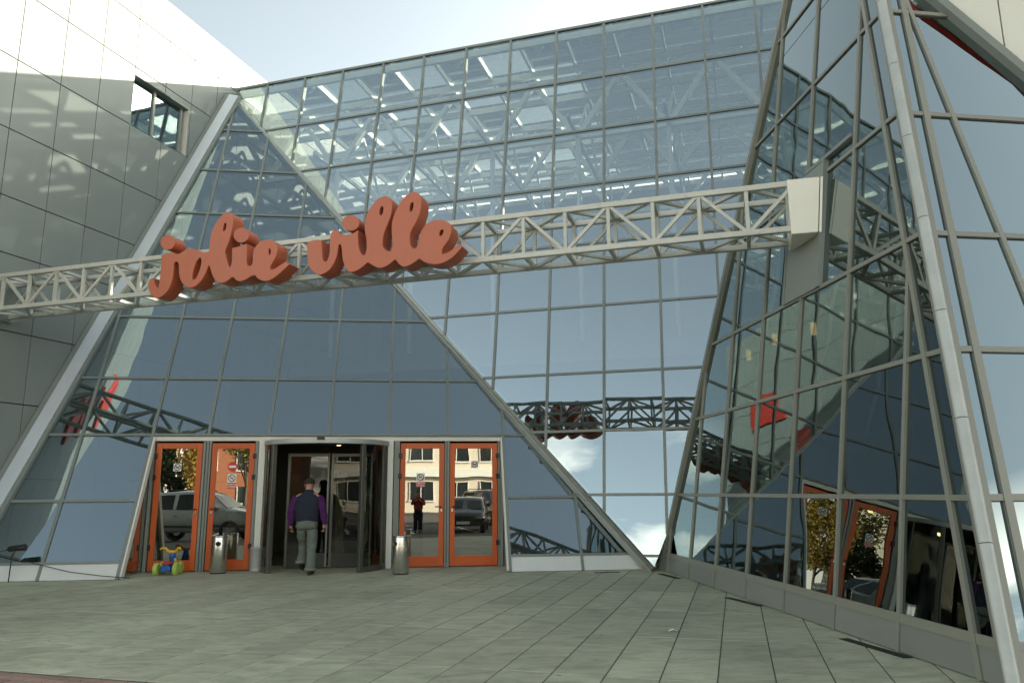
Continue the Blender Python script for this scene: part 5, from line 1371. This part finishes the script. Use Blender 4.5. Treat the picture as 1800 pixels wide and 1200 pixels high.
def leafy(name, c, h, rad, leafm, trunkm, label, n=2600, kind='round', trunk_h=.35):
    t = thing(name, c, label, 'tree', 'trees across the car park'); rnd = random.Random(sum(map(ord, label)))
    tr = MB(); tr.path([c, c + Vector((.1, .05, h * .3)), c + Vector((-.05, .1, h * .6)), c + Vector((0, 0, h * .9))], [h * .022, h * .018, h * .011, h * .004], 8)
    cl = []
    if kind == 'round':
        for k in range(16):
            a = rnd.uniform(0, 6.28); el = rnd.uniform(-.3, 1.2); q = Vector((math.cos(a) * math.cos(el) * rad * rnd.uniform(.35, .85), math.sin(a) * math.cos(el) * rad * rnd.uniform(.35, .85), h * (trunk_h + (1 - trunk_h) * .45) + math.sin(el) * h * (1 - trunk_h) * .42))
            cl.append((c + q, rad * rnd.uniform(.25, .42)))
            tr.path([c + Vector((0, 0, h * rnd.uniform(.25, .6))), c + q * .6 + UP * h * .12, c + q], [h * .009, h * .006, h * .002], 5)
    else:
        for k in range(22):
            f = k / 21; a = k * 2.4; rr = rad * (1 - f) * rnd.uniform(.5, .9)
            cl.append((c + Vector((math.cos(a) * rr, math.sin(a) * rr, h * (.12 + .85 * f))), rad * (.42 - .3 * f)))
    tr.build('trunk', trunkm, t, smooth=True)
    mb = MB()
    for k in range(n):
        p, r_ = rnd.choice(cl); d = Vector((rnd.gauss(0, 1), rnd.gauss(0, 1), rnd.gauss(0, 1))).normalized() * (r_ * rnd.uniform(.3, 1.05) )
        q = p + d; s = rnd.uniform(.05, .12) * (h / 6) ** .5
        x = Vector((rnd.gauss(0, 1), rnd.gauss(0, 1), rnd.gauss(0, .6))).normalized(); y = x.orthogonal().normalized()
        mb.add([q - x * s - y * s * .6, q + x * s - y * s * .6, q + x * s * 1.1 + y * s * .6, q - x * s + y * s * .7], [[0, 1, 2, 3]])
    mb.build('crown', leafm, t)
bark = weather(mat('bark', rough=.9), (.09, .07, .05), amt=.3, scale=8)
def leafmat(name, c): return weather(mat(name, rough=.7, spec=.3), c, amt=.45, scale=3)
lf = [leafmat('autumn_leaf', (.30, .215, .050)), leafmat('olive_leaf', (.15, .145, .04)), leafmat('conifer_needle', (.022, .040, .018))]
leafy('autumn_tree', Vector((-12.3, -16.5, LZ)), 6.2, 2.9, lf[0], bark, 'yellow autumn tree mirrored in the leftmost orange door', 5200, trunk_h=.12)
leafy('autumn_tree', Vector((-16.5, -24, LZ)), 9.5, 4.0, lf[1], bark, 'olive leafed tree mirrored beside the yellow autumn tree')
leafy('autumn_tree', Vector((-9.5, -26, LZ)), 7.5, 3.2, lf[1], bark, 'olive leafed tree mirrored over the second orange door')
leafy('autumn_tree', Vector((-27, -16, LZ)), 9.0, 4.0, lf[0], bark, 'far left yellow autumn tree behind the parked cars')
leafy('conifer_tree', Vector((-11.6, -8.4, LZ)), 4.4, 1.7, lf[2], bark, 'small dark conifer behind the silver car, mirrored in the left door', 3000, 'cone')
for k, (x, y) in enumerate(((12, -20), (22, -24), (32, -18))):
    leafy('autumn_tree', Vector((x, y, LZ)), 8 + k * .6, 3.5, lf[k % 2], bark, ['nearest', 'middle', 'farthest'][k] + ' of the three trees right of the office block across the car park')
def block(c, ang, W_, D_, H_, wallm, label, floors, bays, winw, winh, band=None):
    T = Matrix.Translation(c) @ Matrix.Rotation(ang, 4, 'Z'); t = thing('distant_building', c, label, 'building', 'buildings across the car park')
    V = lambda *a: T @ Vector(a)
    MB().prism([V(-W_ / 2, 0, 0), V(W_ / 2, 0, 0), V(W_ / 2, -D_, 0), V(-W_ / 2, -D_, 0)], (0, 0, H_)).build('wall', wallm, t)
    MB().prism([V(-W_ / 2 - .2, .2, H_), V(W_ / 2 + .2, .2, H_), V(W_ / 2 + .2, -D_ - .2, H_), V(-W_ / 2 - .2, -D_ - .2, H_)], (0, 0, .3)).build('roof', M['roof_dark'], t)
    fh = H_ / floors
    for f in range(floors):
        for b in range(bays):
            x = -W_ / 2 + W_ * (b + .5) / bays; z = f * fh + fh * .32
            w = part_empty('window', V(x, 0, z), t)
            MB().prism([V(x - winw / 2, .03, z), V(x + winw / 2, .03, z), V(x + winw / 2, .03, z + winh), V(x - winw / 2, .03, z + winh)], T.to_3x3() @ Vector((0, -.02, 0))).build('pane', carglass, w)
            MB().prism([V(x - winw / 2 - .1, .10, z - .12), V(x + winw / 2 + .1, .10, z - .12), V(x + winw / 2 + .1, .004, z - .12), V(x - winw / 2 - .1, .004, z - .12)], (0, 0, .1)).build('sill', M['white_post'], w)
            for dx in (-winw / 2, 0, winw / 2): MB().bar(V(x + dx, .05, z), V(x + dx, .05, z + winh), .06, .05, T.to_3x3() @ Vector((0, 1, 0))).build('frame', M['white_post'], w)
    if band:
        for z in band: MB().prism([V(-W_ / 2, .35, z), V(W_ / 2, .35, z), V(W_ / 2, .35, z + .7), V(-W_ / 2, .35, z + .7)], T.to_3x3() @ Vector((0, -.34, 0))).build('parapet_band', M['white_post'], t)
brickm = weather(mat('red_brick_wall', rough=.85), (.30, .12, .06), amt=.15, scale=3, bump=.004)
creamm = weather(mat('cream_render', rough=.85), (.56, .52, .43), amt=.1, scale=1)
block(Vector((-10.5, -36, LZ)), R(5), 9, 8, 11, brickm, 'red brick block mirrored in the second orange door', 4, 3, 1.3, 1.5)
block(Vector((6.5, -31, LZ)), R(6), 20, 10, 9.5, creamm, 'cream office block with white bands mirrored in the right doors', 3, 7, 1.9, 1.5, (2.9, 6.1))
block(Vector((-34, -40, LZ)), R(-12), 22, 10, 12, creamm, 'cream apartment block far behind the trees on the left', 4, 7, 1.4, 1.4)
# parking bay lines
for k in range(9):
    x = -16 + k * 2.6
    MB().prism([(x, -4.5, LZ + .004), (x + .12, -4.5, LZ + .004), (x + .12, .4, LZ + .004), (x, .4, LZ + .004)], (0, 0, -.003)).build('bay_line', st_white, bpy.data.objects['car_park'])
